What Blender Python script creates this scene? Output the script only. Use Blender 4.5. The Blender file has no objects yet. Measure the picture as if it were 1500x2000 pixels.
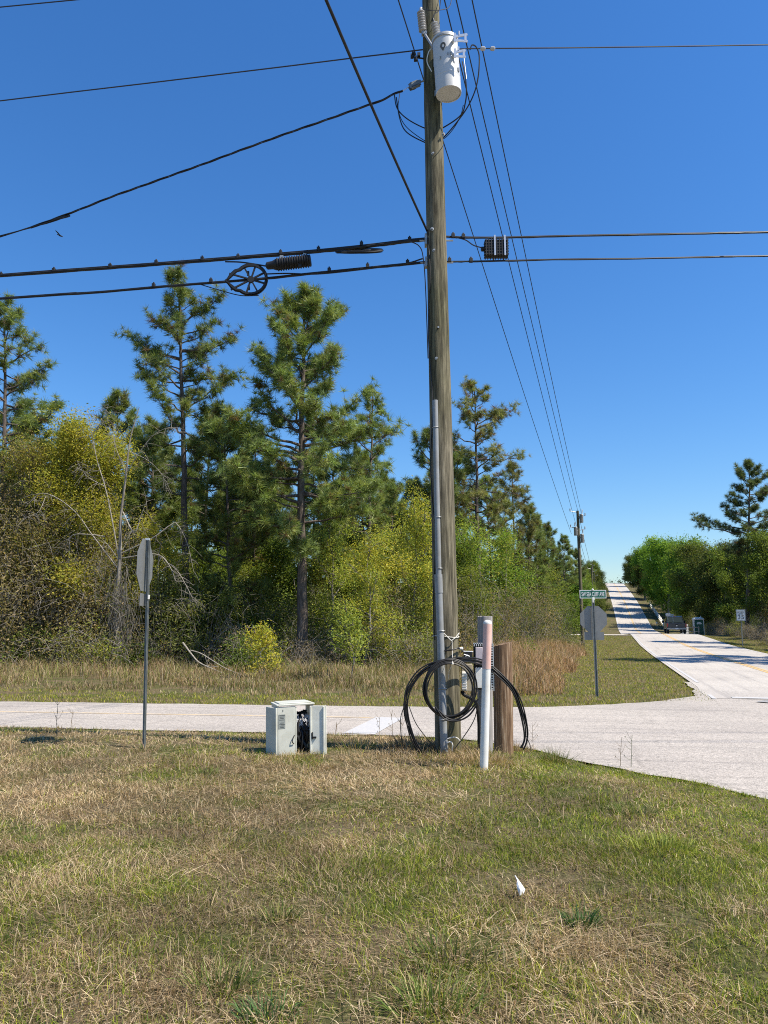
import bpy, math, random
import numpy as np
from mathutils import Vector, Matrix

# ------------------------------------------------------------------ camera, sky, sun, exposure
scene = bpy.context.scene
COL = scene.collection
R = math.radians
EYE = 1.7
FPX = 1450.0                                   # focal length in photo pixels (1500 x 2000)
PITCH = math.atan(215.0 / FPX)

cam_data = bpy.data.cameras.new('camera')
cam = bpy.data.objects.new('camera', cam_data)
COL.objects.link(cam)
cam_data.sensor_fit = 'VERTICAL'
cam_data.sensor_height = 36.0
cam_data.lens = FPX / 2000.0 * 36.0
cam_data.clip_start = 0.05
cam_data.clip_end = 6000.0
cam.location = (0, 0, EYE)
cam.rotation_euler = (math.pi / 2 + PITCH, 0, 0)
scene.camera = cam

SUN_EL = R(54)
SUN_AZ = R(113)                                # clockwise from +Y
world = bpy.data.worlds.new('World')
scene.world = world
world.use_nodes = True
wn = world.node_tree
bg = wn.nodes['Background']
sky = wn.nodes.new('ShaderNodeTexSky')
sky.sky_type = 'NISHITA'
sky.sun_disc = False
sky.sun_elevation = SUN_EL
sky.sun_rotation = SUN_AZ
sky.altitude = 0
sky.air_density = 1.35
sky.dust_density = 0.2
sky.ozone_density = 10.0
hs = wn.nodes.new('ShaderNodeHueSaturation')
hs.inputs['Saturation'].default_value = 1.16
hs.inputs['Hue'].default_value = 0.505
wn.links.new(sky.outputs[0], hs.inputs['Color'])
wn.links.new(hs.outputs[0], bg.inputs[0])
bg.inputs[1].default_value = 0.091

sun_data = bpy.data.lights.new('sun', 'SUN')
sun_data.energy = 4.3
sun_data.angle = R(0.53)
sun_data.color = (1.0, 0.925, 0.80)
sun = bpy.data.objects.new('sun', sun_data)
COL.objects.link(sun)
to_sun = Vector((math.sin(SUN_AZ) * math.cos(SUN_EL), math.cos(SUN_AZ) * math.cos(SUN_EL), math.sin(SUN_EL)))
sun.rotation_euler = to_sun.to_track_quat('Z', 'Y').to_euler()
sun.location = (30, -20, 40)

scene.render.engine = 'CYCLES'
scene.view_settings.view_transform = 'Standard'
scene.view_settings.look = 'None'
scene.view_settings.exposure = 0.9
scene.view_settings.gamma = 1.0
scene.view_settings.use_curve_mapping = False
scene.cycles.max_bounces = 5
scene.cycles.diffuse_bounces = 3
scene.cycles.glossy_bounces = 2
scene.cycles.transmission_bounces = 3
scene.cycles.transparent_max_bounces = 4
scene.cycles.use_denoising = False
scene.cycles.pixel_filter_type = 'BLACKMAN_HARRIS'
scene.cycles.filter_width = 1.05
scene.cycles.caustics_reflective = False
scene.cycles.caustics_refractive = False

# ------------------------------------------------------------------ photo geometry helpers
FW = Vector((0, math.cos(PITCH), math.sin(PITCH)))
UPV = Vector((0, -math.sin(PITCH), math.cos(PITCH)))
CAM = Vector((0, 0, EYE))


def ray(px, py):
    return FW + Vector((1, 0, 0)) * ((px - 750) / FPX) + UPV * ((1000 - py) / FPX)


def at(px, py, y):
    """point seen at a photo pixel, y metres ahead of the camera"""
    d = ray(px, py)
    return CAM + d * (y / d.y)


def smooth(a, b, x):
    t = np.clip((np.asarray(x, float) - a) / (b - a), 0, 1)
    return t * t * (3 - 2 * t)


# edges of the pavements (metres).  main road runs away to the right, the side road crosses it
SL = 0.294


def bend(y):
    y = np.asarray(y, float)
    return -2.2 * (np.clip(y - 150, 0, None) / 150.0) ** 1.3


def main_left(y):
    return 2.6 + SL * np.asarray(y, float) + bend(y)


def main_right(y):
    return 9.5 + SL * np.asarray(y, float) + bend(y)


NEAR_EDGE = [(-90, 26.2), (-40, 18.7), (-20, 15.7), (-7.1, 13.76), (-2.2, 13.03), (0.2, 12.66), (1.1, 12.4), (1.75, 11.9), (2.25, 11.25),
             (2.75, 10.2), (3.25, 9.55), (3.72, 9.0), (4.15, 8.1), (4.25, 7.2), (4.1, 5.5), (3.5, 3.06), (1.1, -5.1), (-7.7, -35)]
FAR_EDGE = [(-90, 27.75), (-40, 21.75), (-20, 19.35), (-9.5, 18.1), (-2.96, 17.31), (1.0, 16.9), (3.4, 16.85), (5.2, 17.4), (6.7, 18.2),
            (7.9, 19.4), (8.75, 21.5), (9.4, 23.9)]
PROF_Y = [-60, 0, 40, 55, 68, 79, 92, 110, 135, 150, 160, 175, 190, 229, 265, 290, 310, 340, 420, 900]
PROF_Z = [-.2, -.2, -.2, -.1, .2, .42, .15, -.35, -.1, .45, 1.7, 3.7, 5.8, 10.5, 14.4, 16.6, 17.2, 16.2, 8, 0]


def _pchip(xs, ys, x):
    xs = np.array(xs, float); ys = np.array(ys, float)
    h = np.diff(xs); d = np.diff(ys) / h
    m = np.zeros_like(ys)
    for i in range(1, len(xs) - 1):
        if d[i - 1] * d[i] > 0:
            w1 = 2 * h[i] + h[i - 1]; w2 = h[i] + 2 * h[i - 1]
            m[i] = (w1 + w2) / (w1 / d[i - 1] + w2 / d[i])
    m[0] = d[0]; m[-1] = d[-1]
    x = np.clip(np.asarray(x, float), xs[0], xs[-1])
    i = np.clip(np.searchsorted(xs, x) - 1, 0, len(xs) - 2)
    t = (x - xs[i]) / h[i]
    return ((2 * t**3 - 3 * t**2 + 1) * ys[i] + (t**3 - 2 * t**2 + t) * h[i] * m[i] + (-2 * t**3 + 3 * t**2) * ys[i + 1] + (t**3 - t**2) * h[i] * m[i + 1])


def _seg_dist(x, y, poly):
    best = np.full(np.shape(x), 1e9)
    for (x0, y0), (x1, y1) in zip(poly[:-1], poly[1:]):
        dx, dy = x1 - x0, y1 - y0
        t = np.clip(((x - x0) * dx + (y - y0) * dy) / (dx * dx + dy * dy), 0, 1)
        best = np.minimum(best, np.hypot(x - x0 - t * dx, y - y0 - t * dy))
    return best


def _inside(x, y, poly):
    c = np.zeros(np.shape(x), bool)
    n = len(poly)
    for i in range(n):
        x0, y0 = poly[i]; x1, y1 = poly[(i + 1) % n]
        if y0 == y1:
            continue
        hit = ((y0 > y) != (y1 > y)) & (x < (x1 - x0) * (y - y0) / (y1 - y0) + x0)
        c ^= hit
    return c


LAWN = NEAR_EDGE + [(-90, -35)]


def in_lawn(x, y):
    return _inside(np.asarray(x, float), np.asarray(y, float), LAWN)


def edge_dist(x, y):
    return _seg_dist(np.asarray(x, float), np.asarray(y, float), NEAR_EDGE)


_rs = np.random.RandomState(5)
_GR = _rs.rand(64, 64)


def vnoise(x, y, s=1.0, o=0.0):
    x = np.asarray(x, float) * s + o + 100; y = np.asarray(y, float) * s + o * 1.7 + 100
    i = np.floor(x).astype(int); j = np.floor(y).astype(int)
    fx = x - i; fy = y - j
    fx = fx * fx * (3 - 2 * fx); fy = fy * fy * (3 - 2 * fy)
    g = _GR
    a = g[i % 64, j % 64]; b = g[(i + 1) % 64, j % 64]; c = g[i % 64, (j + 1) % 64]; d = g[(i + 1) % 64, (j + 1) % 64]
    return (a * (1 - fx) + b * fx) * (1 - fy) + (c * (1 - fx) + d * fx) * fy


def hz(x, y):
    """terrain height"""
    x = np.asarray(x, float); y = np.asarray(y, float)
    z = _pchip(PROF_Y, PROF_Z, y)
    d = np.where(in_lawn(x, y), edge_dist(x, y), 0)
    z = z + 0.055 * smooth(0.0, .08, d) + 0.15 * smooth(0.05, 1.9, d) + np.where(d > .4, (vnoise(x, y, .9) - .5) * .05 * smooth(.4, 1.5, d), 0)
    # gentle rise into the woods on the left, small bank on the right
    left = main_left(y) - x
    z = z + 0.25 * smooth(12, 30, np.where(y > 20, left, 0))
    right = x - main_right(y)
    z = z + 0.5 * smooth(2.5, 14, np.where(y > 30, right, 0)) - .12 * smooth(.3, 1.5, np.where(y > 30, right, 0)) * (1 - smooth(2, 4, right))
    return z


def H(x, y):
    return float(hz(np.array([x]), np.array([y]))[0])


def ground(px, py):
    """terrain point seen at a photo pixel"""
    d = ray(px, py)
    prev = None
    y = 2.0
    while y < 400:
        p = CAM + d * (y / d.y)
        g = p.z - H(p.x, p.y)
        if g < 0:
            lo, hi = (prev or 0.5), y
            for _ in range(30):
                m = (lo + hi) / 2
                q = CAM + d * (m / d.y)
                if q.z < H(q.x, q.y):
                    hi = m
                else:
                    lo = m
            return q
        prev = y
        y *= 1.02
    return CAM + d * (300 / d.y)


# ------------------------------------------------------------------ object helpers
def tag(o, label=None, cat=None, group=None, kind=None):
    if label: o['label'] = label
    if cat: o['category'] = cat
    if group: o['group'] = group
    if kind: o['kind'] = kind
    return o


def thing(name, label, cat, loc=(0, 0, 0), rz=0.0, group=None):
    o = bpy.data.objects.new(name, None)
    COL.objects.link(o)
    o.empty_display_size = 0.2
    o.location = loc
    o.rotation_euler = (0, 0, rz)
    return tag(o, label, cat, group)


def origin_of(p):
    v = Vector((0, 0, 0))
    while p is not None:
        v = v + Vector(p.location)
        p = p.parent
    return v


def frame_from(z, hint=None):
    z = Vector(z).normalized()
    h = Vector(hint) if hint is not None else (Vector((0, 0, 1)) if abs(z.z) < .9 else Vector((0, 1, 0)))
    x = h.cross(z)
    if x.length < 1e-6:
        x = Vector((1, 0, 0)).cross(z)
    x.normalize()
    y = z.cross(x)
    return Matrix((x, y, z)).transposed()


class MB:
    """collects shapes in world space, builds them as one mesh object"""
    def __init__(s):
        s.v = []; s.f = []

    def add(s, vs, fs):
        o = len(s.v)
        s.v.extend([tuple(v) for v in vs]); s.f.extend([tuple(i + o for i in f) for f in fs])
        return s

    def tube(s, pts, r, n=6, cap=True):
        pts = [Vector(p) for p in pts]
        m = len(pts)
        rr = [r] * m if isinstance(r, (int, float)) else list(r)
        vs = []; fs = []
        t = (pts[1] - pts[0]).normalized()
        F = frame_from(t)
        u = F.col[0].copy()
        for i, p in enumerate(pts):
            a = pts[max(i - 1, 0)]; b = pts[min(i + 1, m - 1)]
            t = (b - a)
            t = t.normalized() if t.length > 1e-9 else Vector((0, 0, 1))
            u = (u - t * u.dot(t))
            u = u.normalized() if u.length > 1e-6 else frame_from(t).col[0].copy()
            w = t.cross(u)
            for k in range(n):
                an = 2 * math.pi * k / n
                vs.append(p + (u * math.cos(an) + w * math.sin(an)) * rr[i])
        for i in range(m - 1):
            for k in range(n):
                a = i * n + k; b = i * n + (k + 1) % n
                fs.append((a, b, b + n, a + n))
        if cap:
            fs.append(tuple(reversed(range(n)))); fs.append(tuple(range((m - 1) * n, m * n)))
        return s.add(vs, fs)

    def box(s, c, size, M=None):
        c = Vector(c); hx, hy, hz_ = [q / 2 for q in size]
        M = M or Matrix.Identity(3)
        vs = [c + M @ Vector((x * hx, y * hy, z * hz_)) for z in (-1, 1) for y in (-1, 1) for x in (-1, 1)]
        return s.add(vs, [(0, 2, 3, 1), (4, 5, 7, 6), (0, 1, 5, 4), (2, 6, 7, 3), (0, 4, 6, 2), (1, 3, 7, 5)])

    def lathe(s, o, prof, n=16, M=None):
        """prof: (radius, height) along M's z axis"""
        o = Vector(o); M = M or Matrix.Identity(3)
        vs = []; fs = []
        for r, z in prof:
            for k in range(n):
                a = 2 * math.pi * k / n
                vs.append(o + M @ Vector((r * math.cos(a), r * math.sin(a), z)))
        for i in range(len(prof) - 1):
            for k in range(n):
                a = i * n + k; b = i * n + (k + 1) % n
                fs.append((a, b, b + n, a + n))
        fs.append(tuple(reversed(range(n)))); fs.append(tuple(range((len(prof) - 1) * n, len(prof) * n)))
        return s.add(vs, fs)

    def prism(s, o, poly, th, M=None):
        """poly in M's xy plane, thickness th along M's z (centred)"""
        o = Vector(o); M = M or Matrix.Identity(3); n = len(poly)
        vs = [o + M @ Vector((x, y, -th / 2)) for x, y in poly] + [o + M @ Vector((x, y, th / 2)) for x, y in poly]
        fs = [tuple(reversed(range(n))), tuple(range(n, 2 * n))] + [(i, (i + 1) % n, (i + 1) % n + n, i + n) for i in range(n)]
        return s.add(vs, fs)

    def build(s, name, mat, parent=None, smooth_deg=40, bevel=0.0, local=False):
        o = origin_of(parent) if (parent is not None and not local) else Vector((0, 0, 0))
        me = bpy.data.meshes.new(name)
        me.from_pydata([(x - o.x, y - o.y, z - o.z) for x, y, z in s.v], [], s.f)
        me.materials.append(mat)
        if smooth_deg:
            me.polygons.foreach_set('use_smooth', [True] * len(me.polygons))
            me.set_sharp_from_angle(angle=R(smooth_deg))
        me.update()
        ob = bpy.data.objects.new(name, me)
        COL.objects.link(ob)
        if parent is not None:
            ob.parent = parent
        if bevel:
            b = ob.modifiers.new('bevel', 'BEVEL'); b.width = bevel; b.segments = 2; b.limit_method = 'ANGLE'
        return ob


def mesh_np(name, verts, tris, mats, tint=None, smooth_=False):
    """triangle mesh from numpy arrays, optional per-vertex colour 'tint'"""
    me = bpy.data.meshes.new(name)
    nv, nf = len(verts), len(tris)
    me.vertices.add(nv); me.vertices.foreach_set('co', np.asarray(verts, np.float32).ravel())
    me.loops.add(nf * 3); me.loops.foreach_set('vertex_index', np.asarray(tris, np.int32).ravel())
    me.polygons.add(nf)
    me.polygons.foreach_set('loop_start', np.arange(0, nf * 3, 3, dtype=np.int32))
    me.polygons.foreach_set('loop_total', np.full(nf, 3, np.int32))
    if smooth_:
        me.polygons.foreach_set('use_smooth', np.ones(nf, bool))
    for m in (mats if isinstance(mats, (list, tuple)) else [mats]):
        me.materials.append(m)
    if tint is not None:
        a = me.attributes.new('tint', 'FLOAT_COLOR', 'POINT')
        c = np.ones((nv, 4), np.float32); c[:, :3] = tint
        a.data.foreach_set('color', c.ravel())
    me.update(calc_edges=True)
    me.validate()
    return me


def link(name, me, parent=None):
    o = bpy.data.objects.new(name, me)
    COL.objects.link(o)
    if parent is not None:
        o.parent = parent
    return o


def text_mesh(s, size, name):
    c = bpy.data.curves.new(name, 'FONT')
    c.body = s; c.size = size; c.align_x = 'CENTER'; c.align_y = 'CENTER'; c.extrude = 0.0015; c.resolution_u = 3
    o = bpy.data.objects.new(name, c)
    COL.objects.link(o)
    bpy.context.view_layer.update()
    me = bpy.data.meshes.new_from_object(o.evaluated_get(bpy.context.evaluated_depsgraph_get()))
    bpy.data.objects.remove(o); bpy.data.curves.remove(c)
    return me


# ------------------------------------------------------------------ materials
def new_mat(name):
    m = bpy.data.materials.new(name); m.use_nodes = True
    nt = m.node_tree
    return m, nt, nt.nodes['Principled BSDF']


def ramp(nt, stops, fac):
    r = nt.nodes.new('ShaderNodeValToRGB')
    e = r.color_ramp.elements
    while len(e) < len(stops):
        e.new(0.5)
    for k, (p, c) in enumerate(stops):
        e[k].position = p; e[k].color = (*c, 1)
    nt.links.new(fac, r.inputs[0])
    return r.outputs[0]


def noise(nt, scale, detail=4, vec=None, stretch=None, rough=.55, coord='Object'):
    if vec is None:
        tc = nt.nodes.new('ShaderNodeTexCoord'); vec = tc.outputs[coord]
    if stretch:
        mp = nt.nodes.new('ShaderNodeMapping'); mp.inputs['Scale'].default_value = stretch
        nt.links.new(vec, mp.inputs['Vector']); vec = mp.outputs[0]
    n = nt.nodes.new('ShaderNodeTexNoise')
    n.inputs['Scale'].default_value = scale; n.inputs['Detail'].default_value = detail; n.inputs['Roughness'].default_value = rough
    nt.links.new(vec, n.inputs['Vector'])
    return n.outputs['Fac']


def mixc(nt, a, b, fac, mode='MIX'):
    m = nt.nodes.new('ShaderNodeMix'); m.data_type = 'RGBA'; m.blend_type = mode
    for sock, v in ((m.inputs[6], a), (m.inputs[7], b), (m.inputs[0], fac)):
        if isinstance(v, (int, float)):
            sock.default_value = v
        elif isinstance(v, tuple):
            sock.default_value = (*v, 1)
        else:
            nt.links.new(v, sock)
    return m.outputs[2]


def bump(nt, bsdf, h, strength=.3, dist=.01):
    b = nt.nodes.new('ShaderNodeBump'); b.inputs['Strength'].default_value = strength; b.inputs['Distance'].default_value = dist
    nt.links.new(h, b.inputs['Height']); nt.links.new(b.outputs[0], bsdf.inputs['Normal'])


def mat_plain(name, col, rough=.6, metal=0.0, var=.25, scale=9, bmp=.0, dirt=None, spec=.5):
    m, nt, b = new_mat(name)
    n = noise(nt, scale, 5)
    lo = tuple(c * (1 - var) for c in col); hi = tuple(min(1, c * (1 + var * .6)) for c in col)
    c = ramp(nt, [(.3, lo), (.7, hi)], n)
    if dirt:
        n2 = noise(nt, scale * .35, 6, rough=.7)
        f = nt.nodes.new('ShaderNodeMapRange'); f.inputs[1].default_value = .47; f.inputs[2].default_value = .68
        nt.links.new(n2, f.inputs[0])
        c = mixc(nt, c, dirt, f.outputs[0])
    nt.links.new(c, b.inputs['Base Color'])
    b.inputs['Roughness'].default_value = rough; b.inputs['Metallic'].default_value = metal
    b.inputs['Specular IOR Level'].default_value = spec
    if bmp:
        bump(nt, b, noise(nt, scale * 6, 3), bmp, .004)
    return m


def mat_wood(name, stops, stretch=(26, 26, 1.2), rough=.85, bmp=.5, big=None):
    m, nt, b = new_mat(name)
    n = noise(nt, 1.0, 9, stretch=stretch, rough=.7)
    c = ramp(nt, stops, n)
    if big:
        n2 = noise(nt, 1.1, 4, stretch=(1, 1, .35))
        f = nt.nodes.new('ShaderNodeMapRange'); f.inputs[1].default_value = .42; f.inputs[2].default_value = .62
        nt.links.new(n2, f.inputs[0])
        c = mixc(nt, c, big, f.outputs[0], 'MULTIPLY')
    nt.links.new(c, b.inputs['Base Color'])
    b.inputs['Roughness'].default_value = rough; b.inputs['Specular IOR Level'].default_value = .2
    bump(nt, b, n, bmp, .012)
    return m


def mat_leaf(name, transl=.35, rough=.5, gain=1.0, spec=.25):
    """colour from the 'tint' attribute with a little noise, part of the light passes through"""
    m = bpy.data.materials.new(name); m.use_nodes = True
    nt = m.node_tree; nt.nodes.clear()
    out = nt.nodes.new('ShaderNodeOutputMaterial')
    at_ = nt.nodes.new('ShaderNodeAttribute'); at_.attribute_name = 'tint'
    oi = nt.nodes.new('ShaderNodeObjectInfo')
    mr = nt.nodes.new('ShaderNodeMapRange'); mr.inputs[3].default_value = .82 * gain; mr.inputs[4].default_value = 1.18 * gain
    nt.links.new(oi.outputs['Random'], mr.inputs[0])
    mul = nt.nodes.new('ShaderNodeVectorMath'); mul.operation = 'SCALE'
    nt.links.new(at_.outputs['Color'], mul.inputs[0]); nt.links.new(mr.outputs[0], mul.inputs['Scale'])
    p = nt.nodes.new('ShaderNodeBsdfPrincipled')
    p.inputs['Roughness'].default_value = rough; p.inputs['Specular IOR Level'].default_value = spec
    nt.links.new(mul.outputs[0], p.inputs['Base Color'])
    t = nt.nodes.new('ShaderNodeBsdfTranslucent')
    warm = nt.nodes.new('ShaderNodeVectorMath'); warm.operation = 'MULTIPLY'; warm.inputs[1].default_value = (1.25, 1.2, .6)
    nt.links.new(mul.outputs[0], warm.inputs[0]); nt.links.new(warm.outputs[0], t.inputs[0])
    mx = nt.nodes.new('ShaderNodeMixShader'); mx.inputs[0].default_value = transl
    nt.links.new(p.outputs[0], mx.inputs[1]); nt.links.new(t.outputs[0], mx.inputs[2]); nt.links.new(mx.outputs[0], out.inputs[0])
    return m


def mat_ground():
    m, nt, b = new_mat('soil_and_thatch')
    tc = nt.nodes.new('ShaderNodeTexCoord'); v = tc.outputs['Object']
    fine = noise(nt, 38, 6, vec=v, rough=.7)
    mid = noise(nt, 1.3, 5, vec=v)
    dry = ramp(nt, [(.3, (.045, .034, .018)), (.5, (.13, .1, .055)), (.72, (.25, .195, .115))], fine)
    grn = ramp(nt, [(.3, (.03, .035, .012)), (.55, (.085, .095, .028)), (.75, (.15, .16, .05))], fine)
    f = nt.nodes.new('ShaderNodeMapRange'); f.inputs[1].default_value = .42; f.inputs[2].default_value = .62
    nt.links.new(mid, f.inputs[0])
    nt.links.new(mixc(nt, dry, grn, f.outputs[0]), b.inputs['Base Color'])
    b.inputs['Roughness'].default_value = .95; b.inputs['Specular IOR Level'].default_value = .1
    bump(nt, b, fine, .8, .03)
    return m


def mat_road(name, base, along, speck=.12):
    """worn chip-seal: pale stones in binder, long tyre streaks along the road, patches"""
    m, nt, b = new_mat(name)
    tc = nt.nodes.new('ShaderNodeTexCoord')
    mp = nt.nodes.new('ShaderNodeMapping'); mp.inputs['Rotation'].default_value = (0, 0, along)
    nt.links.new(tc.outputs['Object'], mp.inputs[0]); v = mp.outputs[0]
    vo = nt.nodes.new('ShaderNodeTexVoronoi'); vo.inputs['Scale'].default_value = 75
    nt.links.new(v, vo.inputs['Vector'])
    stones = ramp(nt, [(0, tuple(c * (1 - speck * 2.2) for c in base)), (.5, base), (1, tuple(min(1, c * (1 + speck * 1.5)) for c in base))], vo.outputs['Color'])
    n1 = noise(nt, 1, 6, vec=v, stretch=(.16, 3.4, 1), rough=.65)
    streak = ramp(nt, [(.3, (.78, .78, .79)), (.46, (.98, .98, .97)), (.8, (1.05, 1.04, 1.03))], n1)
    n2 = noise(nt, .35, 5, vec=v)
    patch = ramp(nt, [(.35, (.9, .89, .89)), (.6, (1.04, 1.03, 1.02))], n2)
    n3 = noise(nt, 14, 3, vec=v)
    wob = nt.nodes.new('ShaderNodeTexNoise'); wob.inputs['Scale'].default_value = 1.3; wob.inputs['Detail'].default_value = 4
    nt.links.new(v, wob.inputs['Vector'])
    vm = nt.nodes.new('ShaderNodeMix'); vm.data_type = 'VECTOR'; vm.inputs[0].default_value = .35
    nt.links.new(v, vm.inputs[4]); nt.links.new(wob.outputs['Color'], vm.inputs[5])
    cr = nt.nodes.new('ShaderNodeTexVoronoi'); cr.feature = 'DISTANCE_TO_EDGE'; cr.inputs['Scale'].default_value = .55
    nt.links.new(vm.outputs[1], cr.inputs['Vector'])
    crack = ramp(nt, [(.0, (.62, .61, .6)), (.006, (.8, .8, .8)), (.016, (1, 1, 1))], cr.outputs['Distance'])
    stones = mixc(nt, stones, crack, .35, 'MULTIPLY')
    grit = ramp(nt, [(.35, (.86, .86, .86)), (.65, (1.08, 1.07, 1.06))], n3)
    c = mixc(nt, mixc(nt, mixc(nt, stones, streak, 1.0, 'MULTIPLY'), patch, 1.0, 'MULTIPLY'), grit, 1.0, 'MULTIPLY')
    nt.links.new(c, b.inputs['Base Color'])
    b.inputs['Roughness'].default_value = .9; b.inputs['Specular IOR Level'].default_value = .2
    bump(nt, b, vo.outputs['Distance'], .5, .006)
    return m


def mat_paint(name, col):
    m, nt, b = new_mat(name)
    n = noise(nt, 16, 6, rough=.7)
    c = ramp(nt, [(.36, tuple(.27 + .3 * q for q in col)), (.56, col)], n)
    nt.links.new(c, b.inputs['Base Color']); b.inputs['Roughness'].default_value = .8
    return m


M = {}
M['ground'] = mat_ground()
M['road'] = mat_road('pale_worn_asphalt', (.455, .425, .385), -math.atan(1 / SL), .12)
M['road_side'] = mat_road('pinkish_chip_seal', (.41, .375, .335), .13, .22)
M['yellow_paint'] = mat_paint('worn_yellow_paint', (.62, .36, .06))
M['yellow_faded'] = mat_paint('faded_yellow_paint', (.56, .42, .24))
M['white_paint'] = mat_paint('worn_white_paint', (.47, .457, .44))
M['leaf'] = mat_leaf('leaves', .46, .65, spec=.12)
M['needle'] = mat_leaf('pine_needles', .32, .45, spec=.3)
M['grass'] = mat_leaf('grass_blades', .3, .6, spec=.2)
M['bark'] = mat_wood('pine_bark', [(.25, (.03, .025, .021)), (.5, (.10, .08, .066)), (.75, (.23, .19, .165))], (9, 9, 2.2), bmp=1.0)
M['bark_grey'] = mat_wood('grey_bark', [(.25, (.09, .08, .065)), (.5, (.2, .18, .15)), (.75, (.36, .33, .28))], (12, 12, 2.5), bmp=.6)
M['bark_pale'] = mat_wood('bleached_dead_wood', [(.25, (.18, .155, .125)), (.5, (.32, .285, .235)), (.75, (.46, .42, .36))], (14, 14, 3), bmp=.5)
M['pole_wood'] = mat_wood('weathered_pole_wood', [(.3, (.022, .019, .013)), (.42, (.085, .074, .05)), (.55, (.175, .152, .105)), (.72, (.34, .30, .215))], (26, 26, 1.7), bmp=1.0, big=(.58, .62, .47))
M['post_grey'] = mat_wood('grey_weathered_post', [(.25, (.1, .09, .085)), (.5, (.3, .28, .265)), (.75, (.48, .45, .43))], (40, 40, 1.6), bmp=.7)
M['post_brown'] = mat_wood('brown_cut_post', [(.33, (.035, .021, .012)), (.45, (.13, .078, .045)), (.56, (.27, .175, .105)), (.68, (.50, .41, .30))], (46, 46, 1.6), bmp=1.0)
M['steel'] = mat_plain('galvanized_steel', (.36, .37, .37), .5, .55, .25, 14, 0, spec=.5)
M['post_steel'] = mat_plain('weathered_sign_post_steel', (.17, .185, .18), .55, .4, .3, 12, 0)
M['sign_back'] = mat_plain('bare_aluminium_sign_back', (.2, .205, .2), .5, .3, .15, 5, 0)
M['black'] = mat_plain('black_plastic', (.007, .007, .008), .6, 0, .3, 18, 0)
M['cable'] = mat_plain('black_cable_sheath', (.009, .009, .010), .5, 0, .4, 12, 0, dirt=(.03, .028, .024), spec=.35)
M['wire'] = mat_plain('weathered_line_wire', (.03, .031, .035), .55, .2, .2, 20, 0)
M['tank'] = mat_plain('light_grey_tank_paint', (.55, .56, .565), .42, 0, .04, 3, .0, dirt=(.48, .47, .45))
M['porcelain'] = mat_plain('grey_glazed_porcelain', (.40, .40, .41), .25, 0, .1, 8, 0)
M['bright'] = mat_plain('bright_aluminium', (.62, .63, .64), .35, .5, .12, 12, 0)
M['white'] = mat_plain('white_plastic', (.72, .71, .67), .5, 0, .08, 7, 0, dirt=(.54, .49, .41))
M['pink'] = mat_plain('faded_orange_pink_sleeve', (.67, .41, .345), .55, 0, .1, 6, 0, dirt=(.62, .47, .41))
M['conduit'] = mat_plain('grey_pvc_conduit', (.25, .26, .265), .5, 0, .1, 6, 0, dirt=(.19, .185, .17))
M['cabinet'] = mat_plain('pale_grey_green_cabinet_paint', (.52, .525, .46), .5, 0, .1, 6, 0, dirt=(.38, .37, .30))
M['cabinet_door'] = mat_plain('faded_white_door_paint', (.68, .68, .60), .5, 0, .08, 6, 0, dirt=(.52, .50, .42))
M['label_grey'] = mat_plain('faded_grey_label', (.25, .27, .25), .6, 0, .15, 30, 0)
M['label_dark'] = mat_plain('dark_print', (.05, .055, .05), .6, 0, .1, 30, 0)
M['rope'] = mat_plain('white_cord', (.66, .63, .56), .8, 0, .15, 40, .1)
M['sign_green'] = mat_plain('green_sign_face', (.006, .115, .07), .4, 0, .1, 10, 0)
M['sign_white'] = mat_plain('white_sign_face', (.78, .78, .77), .4, 0, .06, 10, 0)
M['sign_red'] = mat_plain('red_sign_face', (.45, .02, .02), .4, 0, .1, 10, 0)
# ------------------------------------------------------------------ the setting
def build_ground():
    ys = np.concatenate([np.arange(-40, 2, 2.0), np.arange(2, 14, .25), np.arange(14, 24, .5), np.arange(24, 45, 1.0), np.arange(45, 130, 1.5), np.arange(130, 345, 2.5), np.arange(350, 900, 30), [1200, 1800, 3000]])
    xs = np.concatenate([[-3000, -1500, -800, -400, -200], np.arange(-140, -30, 5.0), np.arange(-30, -10, 1.0), np.arange(-10, 6, .25), np.arange(6, 14, .5), np.arange(14, 50, 1.0), np.arange(50, 140, 2.0), np.arange(140, 240, 8), [260, 400, 800, 1500, 3000]])
    X, Y = np.meshgrid(xs, ys)
    Z = hz(X.ravel(), Y.ravel())
    # the soil lies a little lower under the pavements
    nx, ny = len(xs), len(ys)
    V = np.stack([X.ravel(), Y.ravel(), Z], 1)
    i = np.arange(ny - 1)[:, None] * nx + np.arange(nx - 1)[None, :]
    i = i.ravel()
    T = np.concatenate([np.stack([i, i + 1, i + nx + 1], 1), np.stack([i, i + nx + 1, i + nx], 1)])
    o = link('ground', mesh_np('ground', V, T, M['ground'], smooth_=True))
    tag(o, kind='structure')


build_ground()


def strip(name, left, right, mat, lift, parent=None):
    V = []; F = []
    for (a, b) in zip(left, right):
        n = 6
        for k in range(n + 1):
            t = k / n
            x = a[0] + (b[0] - a[0]) * t; y = a[1] + (b[1] - a[1]) * t
            V.append((x, y, H(x, y) + lift))
    for i in range(len(left) - 1):
        for k in range(6):
            q = i * 7 + k
            F.append((q, q + 1, q + 8, q + 7))
    mb = MB(); mb.add(V, F)
    return mb.build(name, mat, parent, smooth_deg=60)


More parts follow.
